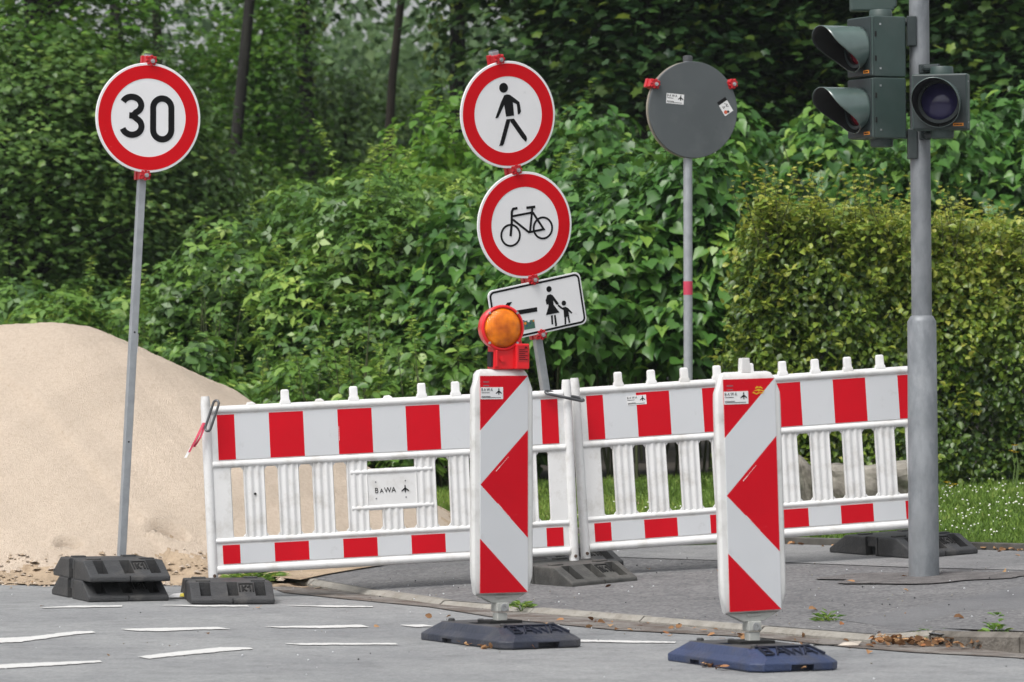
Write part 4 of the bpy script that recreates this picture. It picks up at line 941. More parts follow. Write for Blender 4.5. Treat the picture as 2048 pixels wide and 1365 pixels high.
def bush(name, label, cat, x, y, rx, ry, h, n, size, shape, m, group, lumps=26, shoots=10, lo=.0, upw=.75, rnd=.5, droop=.4, stems=8, shoot_h=.5):
    z0 = gz(x, y) if y < 40 else .4
    t = thing(name, label, cat, (x, y, z0), None, group)
    # lumps over a dome
    L = []
    for k in range(lumps):
        a = rng.uniform(0, 2 * np.pi); q = np.sqrt(rng.random()); e = rng.uniform(.15, 1)
        L.append((rx * q * .8 * np.cos(a), ry * q * .8 * np.sin(a), h * (lo + (.92 - lo) * e * np.sqrt(max(.05, 1 - (q * .85) ** 2))), rng.uniform(.16, .34) * (rx + h) * .5))
    L = np.array(L); idx = rng.integers(0, lumps, n)
    d = norm(rng.normal(0, 1, (n, 3)) * np.array([1, 1, .8]) + np.array([0, -.25, .25])); rr = L[idx, 3] * (rng.random(n) ** .22)
    pos = L[idx, :3] + d * rr[:, None]; pos[:, 2] = np.abs(pos[:, 2]) + .02
    vl = np.clip(.45 + .18 * rng.normal(0, 1, n) + .12 * rng.normal(0, 1, lumps)[idx], 0, 1)
    ax, nr = orient(pos, norm(d * np.array([1, 1, .3])), upw, rnd, droop); sz = size * rng.uniform(.35, 1.25, n)
    P_, A_, N_, S_, V_ = [pos], [ax], [nr], [sz], [vl]
    st = MB()
    for k in range(shoots):                                       # upright young shoots that break the outline
        b = L[rng.integers(0, lumps)]; p0 = np.array(b[:3]) + np.array([rng.normal(0, .1), rng.normal(0, .1), b[3] * .6]); hh = shoot_h * rng.uniform(.4, 1.2); ln = rng.normal(0, .22, 2) * hh
        q = 22; tt = np.linspace(-.1, 1, q); c = np.stack([p0[0] + ln[0] * np.abs(tt) ** 1.5, p0[1] + ln[1] * np.abs(tt) ** 1.5, p0[2] + hh * tt], 1)
        ang = np.arange(q) * 2.4 + rng.uniform(0, 6); oo = np.stack([np.cos(ang), np.sin(ang), np.full(q, .35)], 1)
        P_.append(c); A_.append(norm(oo)); N_.append(norm(np.stack([-np.cos(ang) * .4, -np.sin(ang) * .4, np.ones(q)], 1) + rng.normal(0, .2, (q, 3)))); S_.append(size * rng.uniform(.55, 1, q) * (1 - .45 * tt)); V_.append(np.clip(.6 + .35 * tt + rng.normal(0, .1, q), 0, 1))
        st.tube([tuple(p0 - np.array([0, 0, .2])), tuple(c[11]), tuple(c[-1])], [.004, .003, .0015], 5)
    for k in range(stems):
        b = L[rng.integers(0, lumps)]; fx, fy = rng.uniform(-.6, .6) * rx, rng.uniform(-.9, .4) * ry
        st.tube([(fx, fy, -.02), (fx * .9 + b[0] * .1, fy * .8, b[2] * .5), (b[0] * .5 + fx * .5, b[1] * .5 + fy * .5, b[2])], [.012, .009, .004], 6)
    leaves('foliage', np.concatenate(P_), np.concatenate(A_), np.concatenate(N_), np.concatenate(S_), shape, m, t, np.concatenate(V_))
    if st.v: st.build('stem', stemm, t, smooth=True)
    return t
def tree(name, label, x, y, r, H, low, cr, ncl, per, size, shape, m, bk, group, lean=(0, 0), cz=None, ivy=0, spread=.5, flat=.35):
    z0 = gz(x, y) if y < 40 else .4
    t = thing(name, label, 'tree', (x, y, z0), None, group)
    pts = [(lean[0] * q + .09 * math.sin(q * 9 + x * 3), lean[1] * q, H * .93 * q) for q in (0, .06, .12, .2, .28, .36, .45, .65, .85, 1)]; pts[0] = (0, 0, -.1)
    tk = MB(); tk.tube(pts, [r * 1.4, r * 1.12, r * 1.05, r, r * .97, r * .9, r * .82, r * .65, r * .4, r * .12], 12)
    C = []
    for k in range(ncl):
        a = rng.uniform(0, 2 * np.pi); e = rng.random(); hgt = low + (H - low) * e; R_ = cr * (np.sin(np.pi * (.12 + .8 * e)) ** .7) * np.sqrt(rng.uniform(.08, 1))
        C.append((lean[0] * hgt / H + R_ * np.cos(a), lean[1] * hgt / H + R_ * np.sin(a), hgt))
        if k % 5 == 0:
            hb = max(.4, hgt - R_ * .5); f = hb / (H * .93)
            tk.tube([(lean[0] * f, lean[1] * f, hb), (C[-1][0] * .5 + lean[0] * f * .5, C[-1][1] * .5 + lean[1] * f * .5, hb * .35 + hgt * .65), C[-1]], [r * .28 * (1 - f * .6), r * .17, .006], 6)
    tk.build('trunk', bk, t, smooth=True)
    C = np.array(C); n = ncl * per; idx = np.repeat(np.arange(ncl), per)
    off = rng.normal(0, spread, (n, 3)) * np.array([1, 1, flat]); pos = C[idx] + off; pos[:, 2] -= .25 * (off[:, 0] ** 2 + off[:, 1] ** 2)
    out = norm(pos * np.array([1, 1, 0]) + rng.normal(0, .4, (n, 3)))
    ax, nr = orient(pos, out, 1.3, .42, .45)
    vl = np.clip(.42 + .17 * rng.normal(0, 1, n) + .16 * rng.normal(0, 1, ncl)[idx], 0, 1)
    leaves('crown', pos, ax, nr, size * rng.uniform(.6, 1.2, n), shape, m, t, vl)
    if ivy:
        q = rng.random(ivy) ** .8; a = rng.uniform(0, 6.28, ivy); rr = r + rng.uniform(.02, .16, ivy)
        p = np.stack([lean[0] * q + rr * np.cos(a), lean[1] * q + rr * np.sin(a), q * H * .75], 1); o2 = np.stack([np.cos(a), np.sin(a), np.zeros(ivy)], 1)
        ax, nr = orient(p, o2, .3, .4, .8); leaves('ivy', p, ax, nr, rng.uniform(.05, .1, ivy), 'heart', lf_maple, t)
    return t
def X(px, d): return (px - 1024) * d / F
# --- bramble and knotweed thicket
BG = 'bramble bushes of the thicket'
for px, d, rx, h, n, lab in (
        (60, 37.5, 1.6, 1.55, 6000, 'low bramble bush behind the left shoulder of the sand heap'),
        (330, 37, 1.5, 1.75, 6500, 'bramble bush behind the 30 sign pole'),
        (570, 36.6, 1.25, 2.25, 7500, 'tall rounded bramble bush right of the 30 sign'),
        (745, 36, 1.3, 2.45, 7500, 'tall bramble bush left of the no bicycles sign'),
        (905, 36.6, 1.2, 2.5, 6500, 'bramble bush just behind the no bicycles sign'),
        (490, 34.4, 1.1, 1.1, 4500, 'small bramble bush at the foot of the sand heap'),
        (700, 34.2, 1.1, 1.15, 4200, 'knee high bramble bush behind the lettered barrier'),
        (890, 34.4, .9, 1.0, 3500, 'low bramble bush behind the lamp beacon')):
    bush('bramble_bush', lab, 'bush', X(px, d), d, rx, 1.0, h, n, .105, 'trefoil' if d > 35.5 else 'oval', lf_bramble, BG, lumps=24, lo=.12, shoots=12, stems=12, shoot_h=.5, upw=.9, rnd=.4)
KG = 'knotweed bushes of the thicket'
for px, d, rx, h, n, lab in (
        (1085, 35, .95, 2.3, 4800, 'heart leaved knotweed bush behind the detour plate'),
        (1260, 34.2, 1.0, 2.3, 5600, 'heart leaved knotweed bush left of the covered grey sign post'),
        (1420, 34.4, .95, 2.45, 5200, 'heart leaved knotweed bush between grey sign post and hedge'),
        (1230, 37.5, 1.3, 2.9, 5200, 'tall knotweed bush rising behind the covered grey disc'),
        (1520, 37.5, 1.3, 3.0, 5200, 'tall knotweed bush above the left end of the hedge'),
        (1760, 37.8, 1.3, 2.95, 5200, 'tall knotweed bush above the hedge behind the traffic light'),
        (2000, 37.2, 1.3, 3.0, 5200, 'tall knotweed bush above the hedge at the right edge')):
    bush('knotweed_bush', lab, 'bush', X(px, d), d, rx, .9, h, int(n * 1.3), .115, 'heart', lf_knot, KG, lumps=24, lo=.34, shoots=9, stems=12, upw=1.0, rnd=.34, droop=.55, shoot_h=.5)
bush('leafy_shrub', 'pale green shrub with upright shoots just behind the two red rimmed signs', 'shrub', X(985, 38.3), 38.3, 1.15, .8, 3.1, 5600, .105, 'oval', lf_light, None, lumps=26, shoots=20, upw=.8, shoot_h=.75)
bush('leafy_shrub', 'slender shrub with tall upright shoots between slim trunk and pedestrian sign', 'shrub', X(815, 39), 39, .75, .6, 2.55, 2600, .10, 'oval', lf_light, None, lumps=16, shoots=20, upw=.8, shoot_h=.85)
# --- tall weeds standing in front of the brambles
WG = 'tall weeds in front of the brambles'
def weed(label, x, y, h):
    t = thing('tall_weed', label, 'weed', (x, y, gz(x, y)), None, WG); st = MB(); P_, O_, S_ = [], [], []
    for k in range(4):
        bx, by = rng.normal(0, .07, 2); lx, ly = rng.normal(0, .12, 2); hh = h * rng.uniform(.75, 1.05)
        st.tube([(bx, by, -.02), (bx + lx * .4, by + ly * .4, hh * .5), (bx + lx, by + ly, hh)], [.009, .007, .002], 5)
        q = 110; tt = rng.uniform(.18, 1, q); a = rng.uniform(0, 6.28, q); rr = (1.05 - tt) * .16 * rng.uniform(.2, 1, q) + .02
        P_.append(np.stack([bx + lx * tt ** 1.3 + rr * np.cos(a), by + ly * tt ** 1.3 + rr * np.sin(a), hh * tt], 1)); O_.append(np.stack([np.cos(a), np.sin(a), np.full(q, .3)], 1)); S_.append(.10 * (1.25 - tt) * rng.uniform(.6, 1.2, q))
    p, o_, s_ = np.concatenate(P_), np.concatenate(O_), np.concatenate(S_)
    leaves('foliage', p, o_ + rng.normal(0, .3, p.shape), norm(np.array([0, 0, 1.]) - o_ * .4 + rng.normal(0, .3, p.shape)), s_, 'lance', lf_weed, t)
    st.build('stem', stemm, t, smooth=True)
for px, d, h, lab in ((405, 35.2, 1.55, 'feathery tall weed rising behind the sand heap right of the 30 pole'), (430, 35.0, 1.5, 'second feathery tall weed above the slope of the sand heap'), (555, 34, 1.0, 'yellowish tall weed behind the left part of the lettered barrier'),
                      (735, 33.8, 1.35, 'tall pale weed in the middle above the lettered barrier'), (700, 34, 1.2, 'leafy tall weed beside the tallest pale weed'), (820, 33.8, 1.2, 'reddish stemmed tall weed left of the lamp beacon'), (880, 33.6, .95, 'shorter tall weed close to the lamp beacon'), (620, 33.8, 1.1, 'thin tall weed above the barrier with broken nubs')):
    weed(lab, X(px, d), d, h)
# --- clipped hedge
def hedge():
    x0, x1, y0, y1, h = X(1512, 31.6), 7.2, 31.4, 32.7, 1.92
    t = thing('hedge', 'clipped hornbeam hedge with yellow green leaves right of the grey sign post', 'hedge', (x0, y0, gz(x0, y0)))
    def bumps(a, b): return .09 * np.sin(a * 3.1 + 1) * np.cos(b * 2.7) + .06 * np.sin(a * 7.3 + b * 5.1) + .04 * np.sin(a * 13 + 2) * np.sin(b * 11)
    P_, O_ = [], []
    n = 66000; u = rng.random(n) ** 1.35 * (x1 - x0); z = rng.random(n) * (h + .03); d = rng.random(n) ** 1.6 * .5
    cl = np.sin(u * 8.1 + 2 * np.sin(z * 5)) * np.sin(z * 9.3 + 1.5 * np.sin(u * 4)); q_ = (cl > -.45) | (rng.random(n) < .35) | (d > .2); u, z, d = u[q_], z[q_], d[q_]; n = len(u)
    P_.append(np.stack([u, d + bumps(u, z) + .22 * (z / h) ** 5 + .10 * np.exp(-u / .25), z], 1)); O_.append(np.tile([0, -1., .25], (n, 1)))
    n = 15000; u = rng.random(n) ** 1.35 * (x1 - x0); q = rng.random(n) * (y1 - y0); d = rng.random(n) ** 1.8 * .3
    P_.append(np.stack([u, q, h + .07 * np.sin(u * 2.3) - .05 * u - d + bumps(u, q)], 1)); O_.append(np.tile([0, -.2, 1.], (n, 1)))
    n = 12000; q = rng.random(n) * (y1 - y0); z = rng.random(n) * h; d = rng.random(n) ** 1.8 * .35
    P_.append(np.stack([d + 1.5 * bumps(q, z) - .06 + .16 * (z / h) ** 4, q, z], 1)); O_.append(np.tile([-1., -.1, .25], (n, 1)))
    pos, out = np.concatenate(P_), np.concatenate(O_); n = len(pos)
    keep = rng.random(n) < np.clip(.15 + (pos[:, 2] - .0) * 3, 0, 1); pos, out = pos[keep], out[keep]; n = len(pos)
    ax, nr = orient(pos, norm(out + rng.normal(0, .35, (n, 3))), .45, .4, .55)
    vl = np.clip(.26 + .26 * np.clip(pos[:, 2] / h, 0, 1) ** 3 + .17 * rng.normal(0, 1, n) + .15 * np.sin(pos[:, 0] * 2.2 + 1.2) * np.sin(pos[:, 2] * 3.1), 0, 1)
    sp, sa, sn, ss, sv = [], [], [], [], []; st = MB()
    for k in range(420):                                   # unclipped summer shoots
        ux = rng.random() ** 1.3 * (x1 - x0); qy = rng.uniform(.0, y1 - y0); hh = rng.uniform(.08, .38) * (1.3 if ux < 1.5 else .85); ln = rng.normal(0, .3, 2) * hh; q = 11; tt = np.linspace(0, 1, q)
        c = np.stack([ux + ln[0] * tt, qy + ln[1] * tt, h - .06 - .05 * ux + hh * tt], 1); ang = np.arange(q) * np.pi + rng.uniform(0, 6) + rng.normal(0, .3, q)
        oo = np.stack([np.cos(ang), np.sin(ang), np.full(q, .4)], 1); sp.append(c); sa.append(oo); sn.append(norm(np.array([0, 0, 1.]) - oo * .4 + rng.normal(0, .25, (q, 3)))); ss.append(.075 * rng.uniform(.6, 1.1, q) * (1 - .35 * tt)); sv.append(np.clip(.42 + .33 * tt + rng.normal(0, .12, q), 0, 1))
        st.tube([tuple(c[0] - [0, 0, .12]), tuple(c[-1])], [.004, .0015], 4)
    extra = []
    for k in range(150):                                   # loose shoots out of the left end and the face
        e = k < 70; p0 = np.array([.05, rng.uniform(0, .9), rng.uniform(.3, h)]) if e else np.array([rng.uniform(0, 2.4), .05, rng.uniform(.5, h)])
        dr = np.array([-1., -.3, .5]) if e else np.array([rng.normal(0, .4), -1., .4]); dr = dr + rng.normal(0, .25, 3); q = 9; tt = np.linspace(0, 1, q); ll = rng.uniform(.1, .26 if e else .18)
        c = p0 + dr * ll * tt[:, None]; extra.append((c, rng.normal(0, 1, (q, 3)) + [0, 0, .3]))
        st.tube([tuple(p0), tuple(c[-1])], [.003, .0012], 4)
    for c, oo in extra:
        sp.append(c); sa.append(oo); sn.append(norm(np.array([0, 0, 1.]) + rng.normal(0, .4, c.shape))); ss.append(.055 * rng.uniform(.6, 1.2, len(c))); sv.append(np.clip(rng.normal(.55, .15, len(c)), 0, 1))
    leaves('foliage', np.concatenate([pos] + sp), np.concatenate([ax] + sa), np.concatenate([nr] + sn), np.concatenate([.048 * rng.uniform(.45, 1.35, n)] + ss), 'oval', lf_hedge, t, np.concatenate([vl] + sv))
    for k in range(60):
        ux, qy = rng.random() * (x1 - x0), rng.uniform(.25, y1 - y0 - .2); st.tube([(ux, qy, -.02), (ux + rng.normal(0, .08), qy, h * .5), (ux + rng.normal(0, .15), qy + rng.normal(0, .15), h * .95)], [.016, .011, .004], 5)
    st.build('stem', stemm, t, smooth=True)
hedge()
# --- stones in the grass before the hedge
def boulder(label, px, py_top, py_bot, pxw, d, seed):
    x = X(px, d); z0 = gz(x, d); hgt = 1.35 * (py_bot - py_top) / (F / d); wd = pxw / (F / d)
    bm = bmesh.new(); bmesh.ops.create_cube(bm, size=1); bmesh.ops.subdivide_edges(bm, edges=bm.edges[:], cuts=7, use_grid_fill=True); r = random.Random(seed)
    ph = [r.uniform(0, 6) for _ in range(9)]
    for v in bm.verts:
        c = v.co.copy(); l = (abs(c.x * 2) ** 5 + abs(c.y * 2) ** 5 + abs(c.z * 2) ** 5) ** .2; c = c / max(l, .01) if l > 1 else c
        k = 1 + .07 * math.sin(5 * c.x + ph[0]) * math.sin(6 * c.z + ph[1]) + .05 * math.sin(11 * c.y + 9 * c.x + ph[2]) + .03 * math.sin(17 * c.z + 13 * c.x + ph[3])
        v.co = Vector((c.x * wd * k, c.y * .45 * k, (c.z + .5) * hgt * (1 + .10 * math.sin(4 * c.x + ph[4])) - .03 + .012 * r.random()))
    me = bpy.data.meshes.new('boulder'); bm.to_mesh(me); bm.free(); me.materials.append(rock)
    o = bpy.data.objects.new('boulder', me); COL.objects.link(o); o.location = (x, d, z0); tag(o, label, 'boulder', 'stones in front of the hedge')
boulder('upright grey stone block, left of the broad stone by the hedge', 1606, 930, 1022, 44, 29.0, 1)
boulder('broad rough stone block in front of the hedge, seen between the barrier slats', 1740, 932, 1012, 190, 29.4, 2)
# --- woodland trees
def mkt(px, d, label, **k):
    tree(k.pop('name', 'broadleaf_tree'), label, X(px, d), d, k.pop('r'), k.pop('H'), k.pop('low'), k.pop('cr'), k.pop('n'), k.pop('per'), k.pop('size'), k.pop('shape'), k.pop('m'), k.pop('bk', bark), k.pop('g', 'trees of the wood'), **k)
MG = 'dark maples on the right'
for px, d, low, cr, n, lab in ((1290, 43.5, 3.5, 1.9, 260, 'shade toned maple overhanging the covered grey sign'), (1640, 44.2, 3.2, 2.0, 260, 'shade toned maple between the grey disc and the traffic light'),
                               (2020, 43, 2.7, 2.0, 260, 'shade toned maple behind the traffic light at the right edge'), (1090, 45.5, 4.6, 1.2, 100, 'shade toned maple above the no pedestrians sign')):
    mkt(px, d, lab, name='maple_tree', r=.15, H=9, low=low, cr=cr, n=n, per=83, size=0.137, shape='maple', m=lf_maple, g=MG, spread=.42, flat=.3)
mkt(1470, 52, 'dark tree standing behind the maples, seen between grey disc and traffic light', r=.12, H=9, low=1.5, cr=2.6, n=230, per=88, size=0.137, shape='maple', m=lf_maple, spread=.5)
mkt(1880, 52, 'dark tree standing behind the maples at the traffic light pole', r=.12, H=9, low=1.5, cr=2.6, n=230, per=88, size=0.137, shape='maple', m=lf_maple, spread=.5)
mkt(70, 44, 'leafy young tree filling the upper left corner', r=.09, H=8, low=3.0, cr=1.3, n=110, per=80, size=0.108, shape='maple', m=lf_light, spread=.34, flat=.4)
mkt(20, 43, 'dense dark shrubby tree at the left edge above the sand heap', r=.08, H=4.1, low=.6, cr=1.45, n=250, per=80, size=0.086, shape='maple', m=lf_wood, spread=.38)
mkt(270, 45, 'dense low crowned tree behind the 30 sign', r=.08, H=3.7, low=.5, cr=1.25, n=230, per=80, size=0.086, shape='oval', m=lf_wood, spread=.36)
mkt(462, 51, 'slender dark trunked tree right of the 30 sign', lean=(.35, 0), r=.072, H=12, low=6.9, cr=1.9, n=22, per=64, size=0.115, shape='oval', m=lf_wood, spread=.5)
mkt(525, 53, 'fresh green sapling beside the slender dark trunk', r=.045, H=5.2, low=1.3, cr=.62, n=95, per=72, size=0.094, shape='maple', m=lf_light, spread=.24, flat=.6)
mkt(410, 54, 'narrow green sapling in the gap just right of the 30 sign', r=.04, H=4.6, low=1.0, cr=.5, n=60, per=72, size=0.094, shape='maple', m=lf_light, spread=.24, flat=.6)
mkt(752, 50, 'straight slim tree left of the no pedestrians sign', lean=(.75, 0), r=.052, H=12, low=7.2, cr=1.5, n=20, per=64, size=0.115, shape='oval', m=lf_wood, bk=barkb, spread=.5)
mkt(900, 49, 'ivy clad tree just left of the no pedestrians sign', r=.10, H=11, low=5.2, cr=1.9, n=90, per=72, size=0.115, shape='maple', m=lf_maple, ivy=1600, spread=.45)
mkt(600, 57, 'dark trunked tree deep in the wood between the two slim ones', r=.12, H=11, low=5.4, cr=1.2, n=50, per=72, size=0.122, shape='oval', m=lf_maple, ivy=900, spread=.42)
mkt(322, 56, 'brown barked tree with a side bough above the 30 sign', r=.08, H=10, low=6.2, cr=1.8, n=24, per=64, size=0.115, shape='oval', m=lf_wood, bk=barkb, spread=.5)
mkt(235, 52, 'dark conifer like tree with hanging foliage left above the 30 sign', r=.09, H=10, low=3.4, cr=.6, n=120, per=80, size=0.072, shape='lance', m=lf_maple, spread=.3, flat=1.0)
mkt(680, 58, 'shaded tree deep in the wood left of the straight slim trunk', r=.06, H=4.5, low=.5, cr=.75, n=110, per=72, size=0.108, shape='oval', m=lf_wood, spread=.4)
mkt(835, 60, 'mid green loose tree between slim trunk and ivy clad trunk', r=.06, H=4.5, low=.5, cr=.7, n=90, per=64, size=0.108, shape='oval', m=lf_wood, spread=.36)
mkt(560, 50, 'low dark shrubby tree in front of the deep wood trunks', r=.05, H=2.7, low=.4, cr=1.2, n=150, per=72, size=0.094, shape='oval', m=lf_wood, spread=.36)
mkt(420, 48.5, 'low dark shrubby tree right of the 30 sign pole', r=.05, H=2.5, low=.4, cr=1.0, n=150, per=72, size=0.094, shape='oval', m=lf_wood, spread=.36)
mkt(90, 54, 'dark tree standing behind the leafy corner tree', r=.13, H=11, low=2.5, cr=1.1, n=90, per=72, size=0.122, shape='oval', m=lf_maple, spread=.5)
# --- far wood closing the view
n = 175000; px = rng.uniform(-14, 17, n); py = rng.uniform(66, 96, n); pz = rng.random(n) ** .8 * 10.5 + .3
ce = rng.normal(0, 1, (1200, 3)); ix = rng.integers(0, 1200, n)
CC = np.stack([rng.uniform(-24, 18, 1200), rng.uniform(66, 96, 1200), rng.random(1200) ** .9 * 9.5 + .4], 1)
CC[:, 2] *= np.where(CC[:, 0] < -4.8, .62, np.where(CC[:, 0] < -1.0, .70, 1.0))
pos = CC[ix] + rng.normal(0, 1, (n, 3)) * np.array([.75, .75, .5])
keep = pos[:, 2] > .2; pos = pos[keep]; ix = ix[keep]; n = len(pos)
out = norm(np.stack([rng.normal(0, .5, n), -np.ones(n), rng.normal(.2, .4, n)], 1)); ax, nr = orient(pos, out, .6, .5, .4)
o = leaves('far_wood', pos, ax, nr, rng.uniform(.14, .27, n), 'kite', lf_far, None, np.clip(.4 + .2 * rng.normal(0, 1, 1200)[ix] + .1 * rng.normal(0, 1, n), 0, 1), 'stuff'); tag(o, 'far mass of haze tinted green foliage closing the view behind the trunks', 'woodland')

# ------------------------------------------------------------------ lawn grass, flowers, litter
n = 90000; gx = rng.uniform(-2.2, 4.2, n); gy = rng.uniform(25, 34, n)
lex = np.array([v.x for v in le]); ley = np.array([v.y for v in le]); o_ = np.argsort(lex)
keep = gy > np.interp(gx, lex[o_], ley[o_]) + .0 + .05 * np.sin(gx * 9); gx, gy = gx[keep], gy[keep]; n = len(gx)
z = np.array([gz(a, b) for a, b in zip(gx, gy)]); pos = np.stack([gx, gy, z], 1)
ax = np.stack([rng.normal(0, .35, n), rng.normal(0, .35, n), np.ones(n)], 1); a = rng.uniform(0, 6.28, n); nr = np.stack([np.cos(a), np.sin(a), np.zeros(n)], 1)
o = leaves('lawn_grass', pos, ax, nr, rng.uniform(.025, .062, n), 'lance', grass_m, None, np.clip(.45 + .2 * np.sin(gx * 2.1) * np.sin(gy * 1.7) + .2 * rng.normal(0, 1, n), 0, 1), 'stuff'); tag(o, 'short green lawn grass behind the barriers', 'grass')
mb = MB(); n = 520
for k in range(n):
    x = rng.uniform(2.3, 3.9) if k < 330 else rng.uniform(-.6, 2.3); y = rng.uniform(25.9, 31.0)
    if y < np.interp(x, lex[o_], ley[o_]) + .3: continue
    zz = gz(x, y) + rng.uniform(.05, .09); r = rng.uniform(.004, .008)
    mb.add([(x + r * math.cos(q) , y + r * math.sin(q), zz) for q in np.arange(0, 6.2, 1.05)] + [(x, y, zz + r)], [(i, (i + 1) % 6, 6) for i in range(6)] + [(5, 4, 3, 2, 1, 0)], 0)
o = mb.build('clover_flowers', petal_w); tag(o, 'tiny white clover flowers scattered over the lawn', 'flowers', kind='stuff')
def yellow(label, px, py, d, h):
    p = P(px, py, d); t = thing('yellow_flower', label, 'flower', (p.x, p.y, gz(p.x, p.y)), None, 'yellow flowers before the hedge'); m = MB(); H_ = p.z - gz(p.x, p.y)
    m.tube([(0, 0, -.01), (.02, 0, H_ * .6), (0, 0, H_)], [.005, .004, .003], 5); m.build('stem', lf_stem, t)
    m = MB()
    for k in range(7):
        a = k * .9; m.add([(0, 0, H_), (.02 * math.cos(a - .25), .02 * math.sin(a - .25), H_ + .008), (.026 * math.cos(a), .026 * math.sin(a), H_ + .006), (.02 * math.cos(a + .25), .02 * math.sin(a + .25), H_ + .008)], [(0, 1, 2, 3)])
    m.build('petals', petal_y, t)
lf_stem = mat('green_stem', (.10, .16, .04), .7)
for i, (px, py) in enumerate(((1894, 966), (1901, 973), (1910, 970), (2030, 892), (2024, 903), (2032, 906))):
    yellow(('yellow flower right of the pole, leftmost of the low trio', 'yellow flower right of the pole, middle of the low trio', 'yellow flower right of the pole, rightmost of the low trio', 'topmost yellow flower of the tall trio by the hedge', 'left yellow flower of the tall trio by the hedge', 'lowest yellow flower of the tall trio by the hedge')[i], px, py, 30.9, 0)
# dry leaves
def litter(name, label, spots, size):
    pos = np.array([tuple(s) for s in spots]); n = len(pos); nr = norm(np.array([0, 0, 1.]) + rng.normal(0, .5, (n, 3))); ax = rng.normal(0, 1, (n, 3)) * np.array([1, 1, .2])
    o = leaves(name, pos, ax, nr, size * rng.uniform(.5, 1.2, n), 'oval', dry_m, None, None, 'stuff'); tag(o, label, 'dry leaves')
sp = []
for k in range(220):                                            # heap at the foot of the raised kerb
    q = rng.random(); p = road(1745 + 225 * q + rng.normal(0, 6), 1289 + 6 * q + rng.normal(0, 3)); sp.append((p.x, p.y, p.z + .012 + .03 * rng.random()))
for k in range(90):
    p = path(rng.uniform(1570, 2048), 0 + 1) if False else None
    x = rng.uniform(1.55, 3.4); y = float(np.interp(x, lex[o_], ley[o_])) - .05 - abs(rng.normal(0, .09)); sp.append((x, y, gz(x, y) + .012))
for k in range(40):
    p = road(rng.uniform(1000, 1750), 0 + 1240 + rng.normal(0, 1)); i = rng.uniform(1060, 1780); yy = np.interp(i, [q[0] for q in kerb_px], [q[1] for q in kerb_px]) + rng.uniform(10, 40); p = road(i, yy); sp.append((p.x, p.y, p.z + .012))
for k in range(60):
    p = road(rng.uniform(-20, 440), 1163 + rng.normal(0, 2.5)); sp.append((p.x, p.y, .016))
for k in range(18):
    p = path(rng.uniform(1100, 2048), rng.uniform(1100, 1250)); sp.append((p.x, p.y, p.z + .012))
for k in range(14):
    p = road(rng.uniform(0, 2048), rng.uniform(1200, 1365)); sp.append((p.x, p.y, p.z + .007))
for bx, by, ang in ((xl, yl, 29), (xr, yr, 25)):
    for k in range(10):
        u, v_ = (-.225 - abs(rng.normal(0, .015)), rng.uniform(-.36, .0)) if k < 9 else (rng.uniform(-.1, .2), -.435 - abs(rng.normal(0, .012))); c, s_ = math.cos(R(ang)), math.sin(R(ang))
        sp.append((bx + u * c - v_ * s_, by + u * s_ + v_ * c, rz(by) + .008 + .012 * rng.random()))
litter('dry_leaf_litter', 'brown dry leaves along the kerb and the lawn edge', sp, .045)
# crumbs of gravel on the road
mb = MB()
for k in range(300):
    p = road(rng.uniform(-40, 2080), 1365 - 190 * rng.random() ** .7) if k < 110 else path(rng.uniform(700, 2048), rng.uniform(1100, 1265))
    r = rng.uniform(.002, .006); c = (p.x, p.y, p.z + r * .7 + (.008 if k >= 110 else 0)); mb.add([(c[0] + r, c[1], c[2]), (c[0] - r, c[1] + r * .3, c[2]), (c[0], c[1] + r, c[2]), (c[0] + r * .2, c[1] - r, c[2]), (c[0], c[1], c[2] + r * .8), (c[0], c[1], c[2] - r)], [(0, 2, 4), (2, 1, 4), (1, 3, 4), (3, 0, 4), (2, 0, 5), (1, 2, 5), (3, 1, 5), (0, 3, 5)], int(rng.integers(0, 3)))
o = mb.build('gravel_crumbs', [concrete, rubber, gry_sh]); tag(o, 'small grit and pebbles strewn over the asphalt', 'grit', kind='stuff')
# kerb weeds, litter
def small_weed(label, p, n, h, w, shape='oval', sz=.05):
    t = thing('kerb_weed', label, 'weed', p, None, 'weeds growing at the kerb'); a = rng.uniform(0, 6.28, n); q = rng.random(n)
    o2 = np.stack([np.cos(a), np.sin(a), np.full(n, .5)], 1); pos = np.stack([w * q * np.cos(a), w * q * np.sin(a), .01 + h * rng.random(n) * (1.1 - q * .6)], 1)
    leaves('foliage', pos, o2, norm(np.array([0, 0, 1.]) - o2 * .4 + rng.normal(0, .2, (n, 3))), sz * rng.uniform(.6, 1.2, n), shape, lf_weed, t)
    m = MB()
    for k in range(5): m.tube([(0, 0, -.01), (w * .5 * math.cos(k * 1.3), w * .5 * math.sin(k * 1.3), h * .8)], [.003, .0015], 4)
    m.build('stem', lf_stem, t)
p = road(1997, 1297); small_weed('bright green weed sprouting against the raised kerb at the right', (p.x, p.y + .05, p.z), 46, .13, .05)
p = road(1870, 1286); small_weed('flat grassy weed at the foot of the kerb amid dry leaves', (p.x, p.y + .05, p.z), 120, .04, .16, 'lance', .06)
p = road(1655, 1264); small_weed('small weed in the kerb joint right of the blue base', (p.x, p.y, .02), 60, .05, .05, 'lance', .05)
p = road(1043, 1226); small_weed('thin grass tuft in the gutter right of the lamp beacon foot', (p.x, p.y, .005), 60, .03, .05, 'lance', .05)
p = path(512, 1157); small_weed('grass tuft on the sand under the lettered barrier', (p.x, p.y, .01), 240, .05, .16, 'lance', .07)
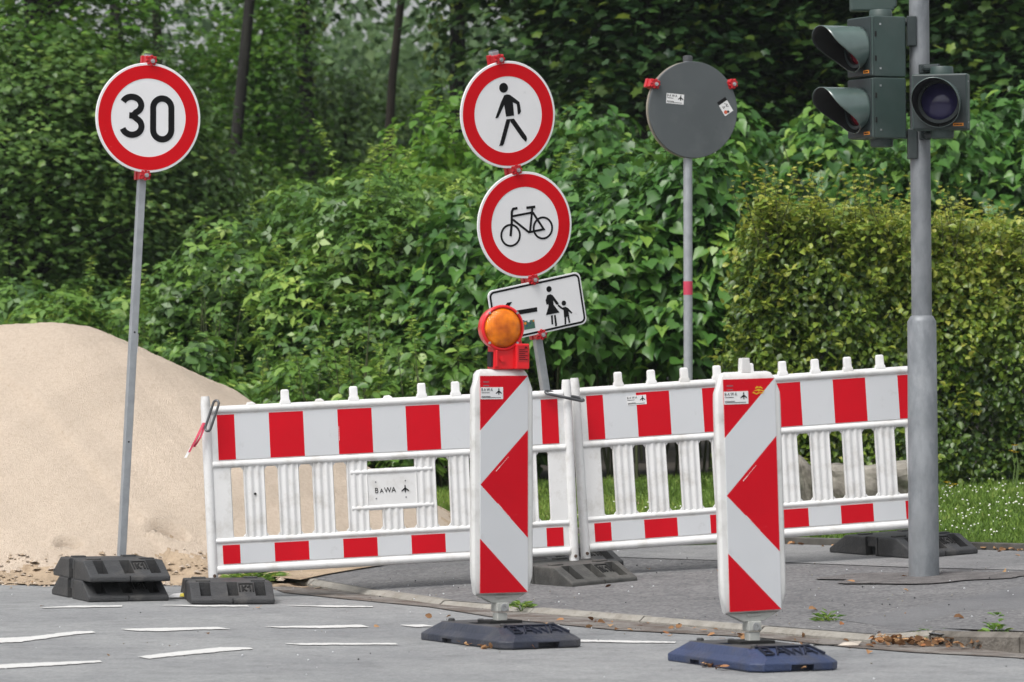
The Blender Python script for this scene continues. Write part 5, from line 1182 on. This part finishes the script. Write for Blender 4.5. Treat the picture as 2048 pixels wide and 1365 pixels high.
m = MB(); p = road(1697, 1293); m.M = Matrix.Translation((0, 0, p.z)) @ Matrix.Translation((p.x, p.y, 0)) @ Matrix.Diagonal((.7, .5, .7, 1)) @ Matrix.Translation((-p.x, -p.y, 0)); m.add([(p.x - .07, p.y - .05, .008), (p.x + .06, p.y - .08, .012), (p.x + .09, p.y + .08, .03), (p.x - .03, p.y + .11, .022), (p.x, p.y, .03)], [(0, 1, 4), (1, 2, 4), (2, 3, 4), (3, 0, 4)]); m.box((p.x - .15, p.y, .008), (.16, .012, .008), 1)
o = m.build('paper_scrap', [mat('dirty_paper', (.45, .40, .34), .8, var=.3, scale=20), hole]); so = o.modifiers.new('thick', 'SOLIDIFY'); so.thickness = .002; tag(o, 'crumpled paper scrap on the road right of the blue base', 'paper scrap')
m = MB(); p = road(350, 1197); m.add([(p.x - .05, p.y - .06, .006), (p.x + .09, p.y - .06, .01), (p.x + .08, p.y + .06, .03), (p.x - .01, p.y + .06, .02)], [(0, 1, 2, 3)], 0); m.add([(p.x + .03, p.y - .065, .013), (p.x + .08, p.y - .065, .015), (p.x + .075, p.y - .02, .03), (p.x + .03, p.y - .02, .028)], [(0, 1, 2, 3)], 1)
o = m.build('crisp_wrapper', [label_w, mat('wrapper_yellow', (.6, .5, .05), .4)]); so = o.modifiers.new('thick', 'SOLIDIFY'); so.thickness = .002; tag(o, 'white and yellow wrapper wedged between the two black base plates', 'wrapper')

# ------------------------------------------------------------------ air
mb = MB(); mb.box((0, 70, 7), (310, 270, 17)); hz_ = mb.build('haze', bpy.data.materials.new('haze')); hz_['kind'] = 'stuff'
hm = hz_.data.materials[0]; hm.use_nodes = True; t_ = hm.node_tree; t_.nodes.clear()
pv = t_.nodes.new('ShaderNodeVolumePrincipled'); pv.inputs['Color'].default_value = (.86, .92, .95, 1); pv.inputs['Density'].default_value = .0003; pv.inputs['Anisotropy'].default_value = .2
ov = t_.nodes.new('ShaderNodeOutputMaterial'); t_.links.new(pv.outputs[0], ov.inputs['Volume'])
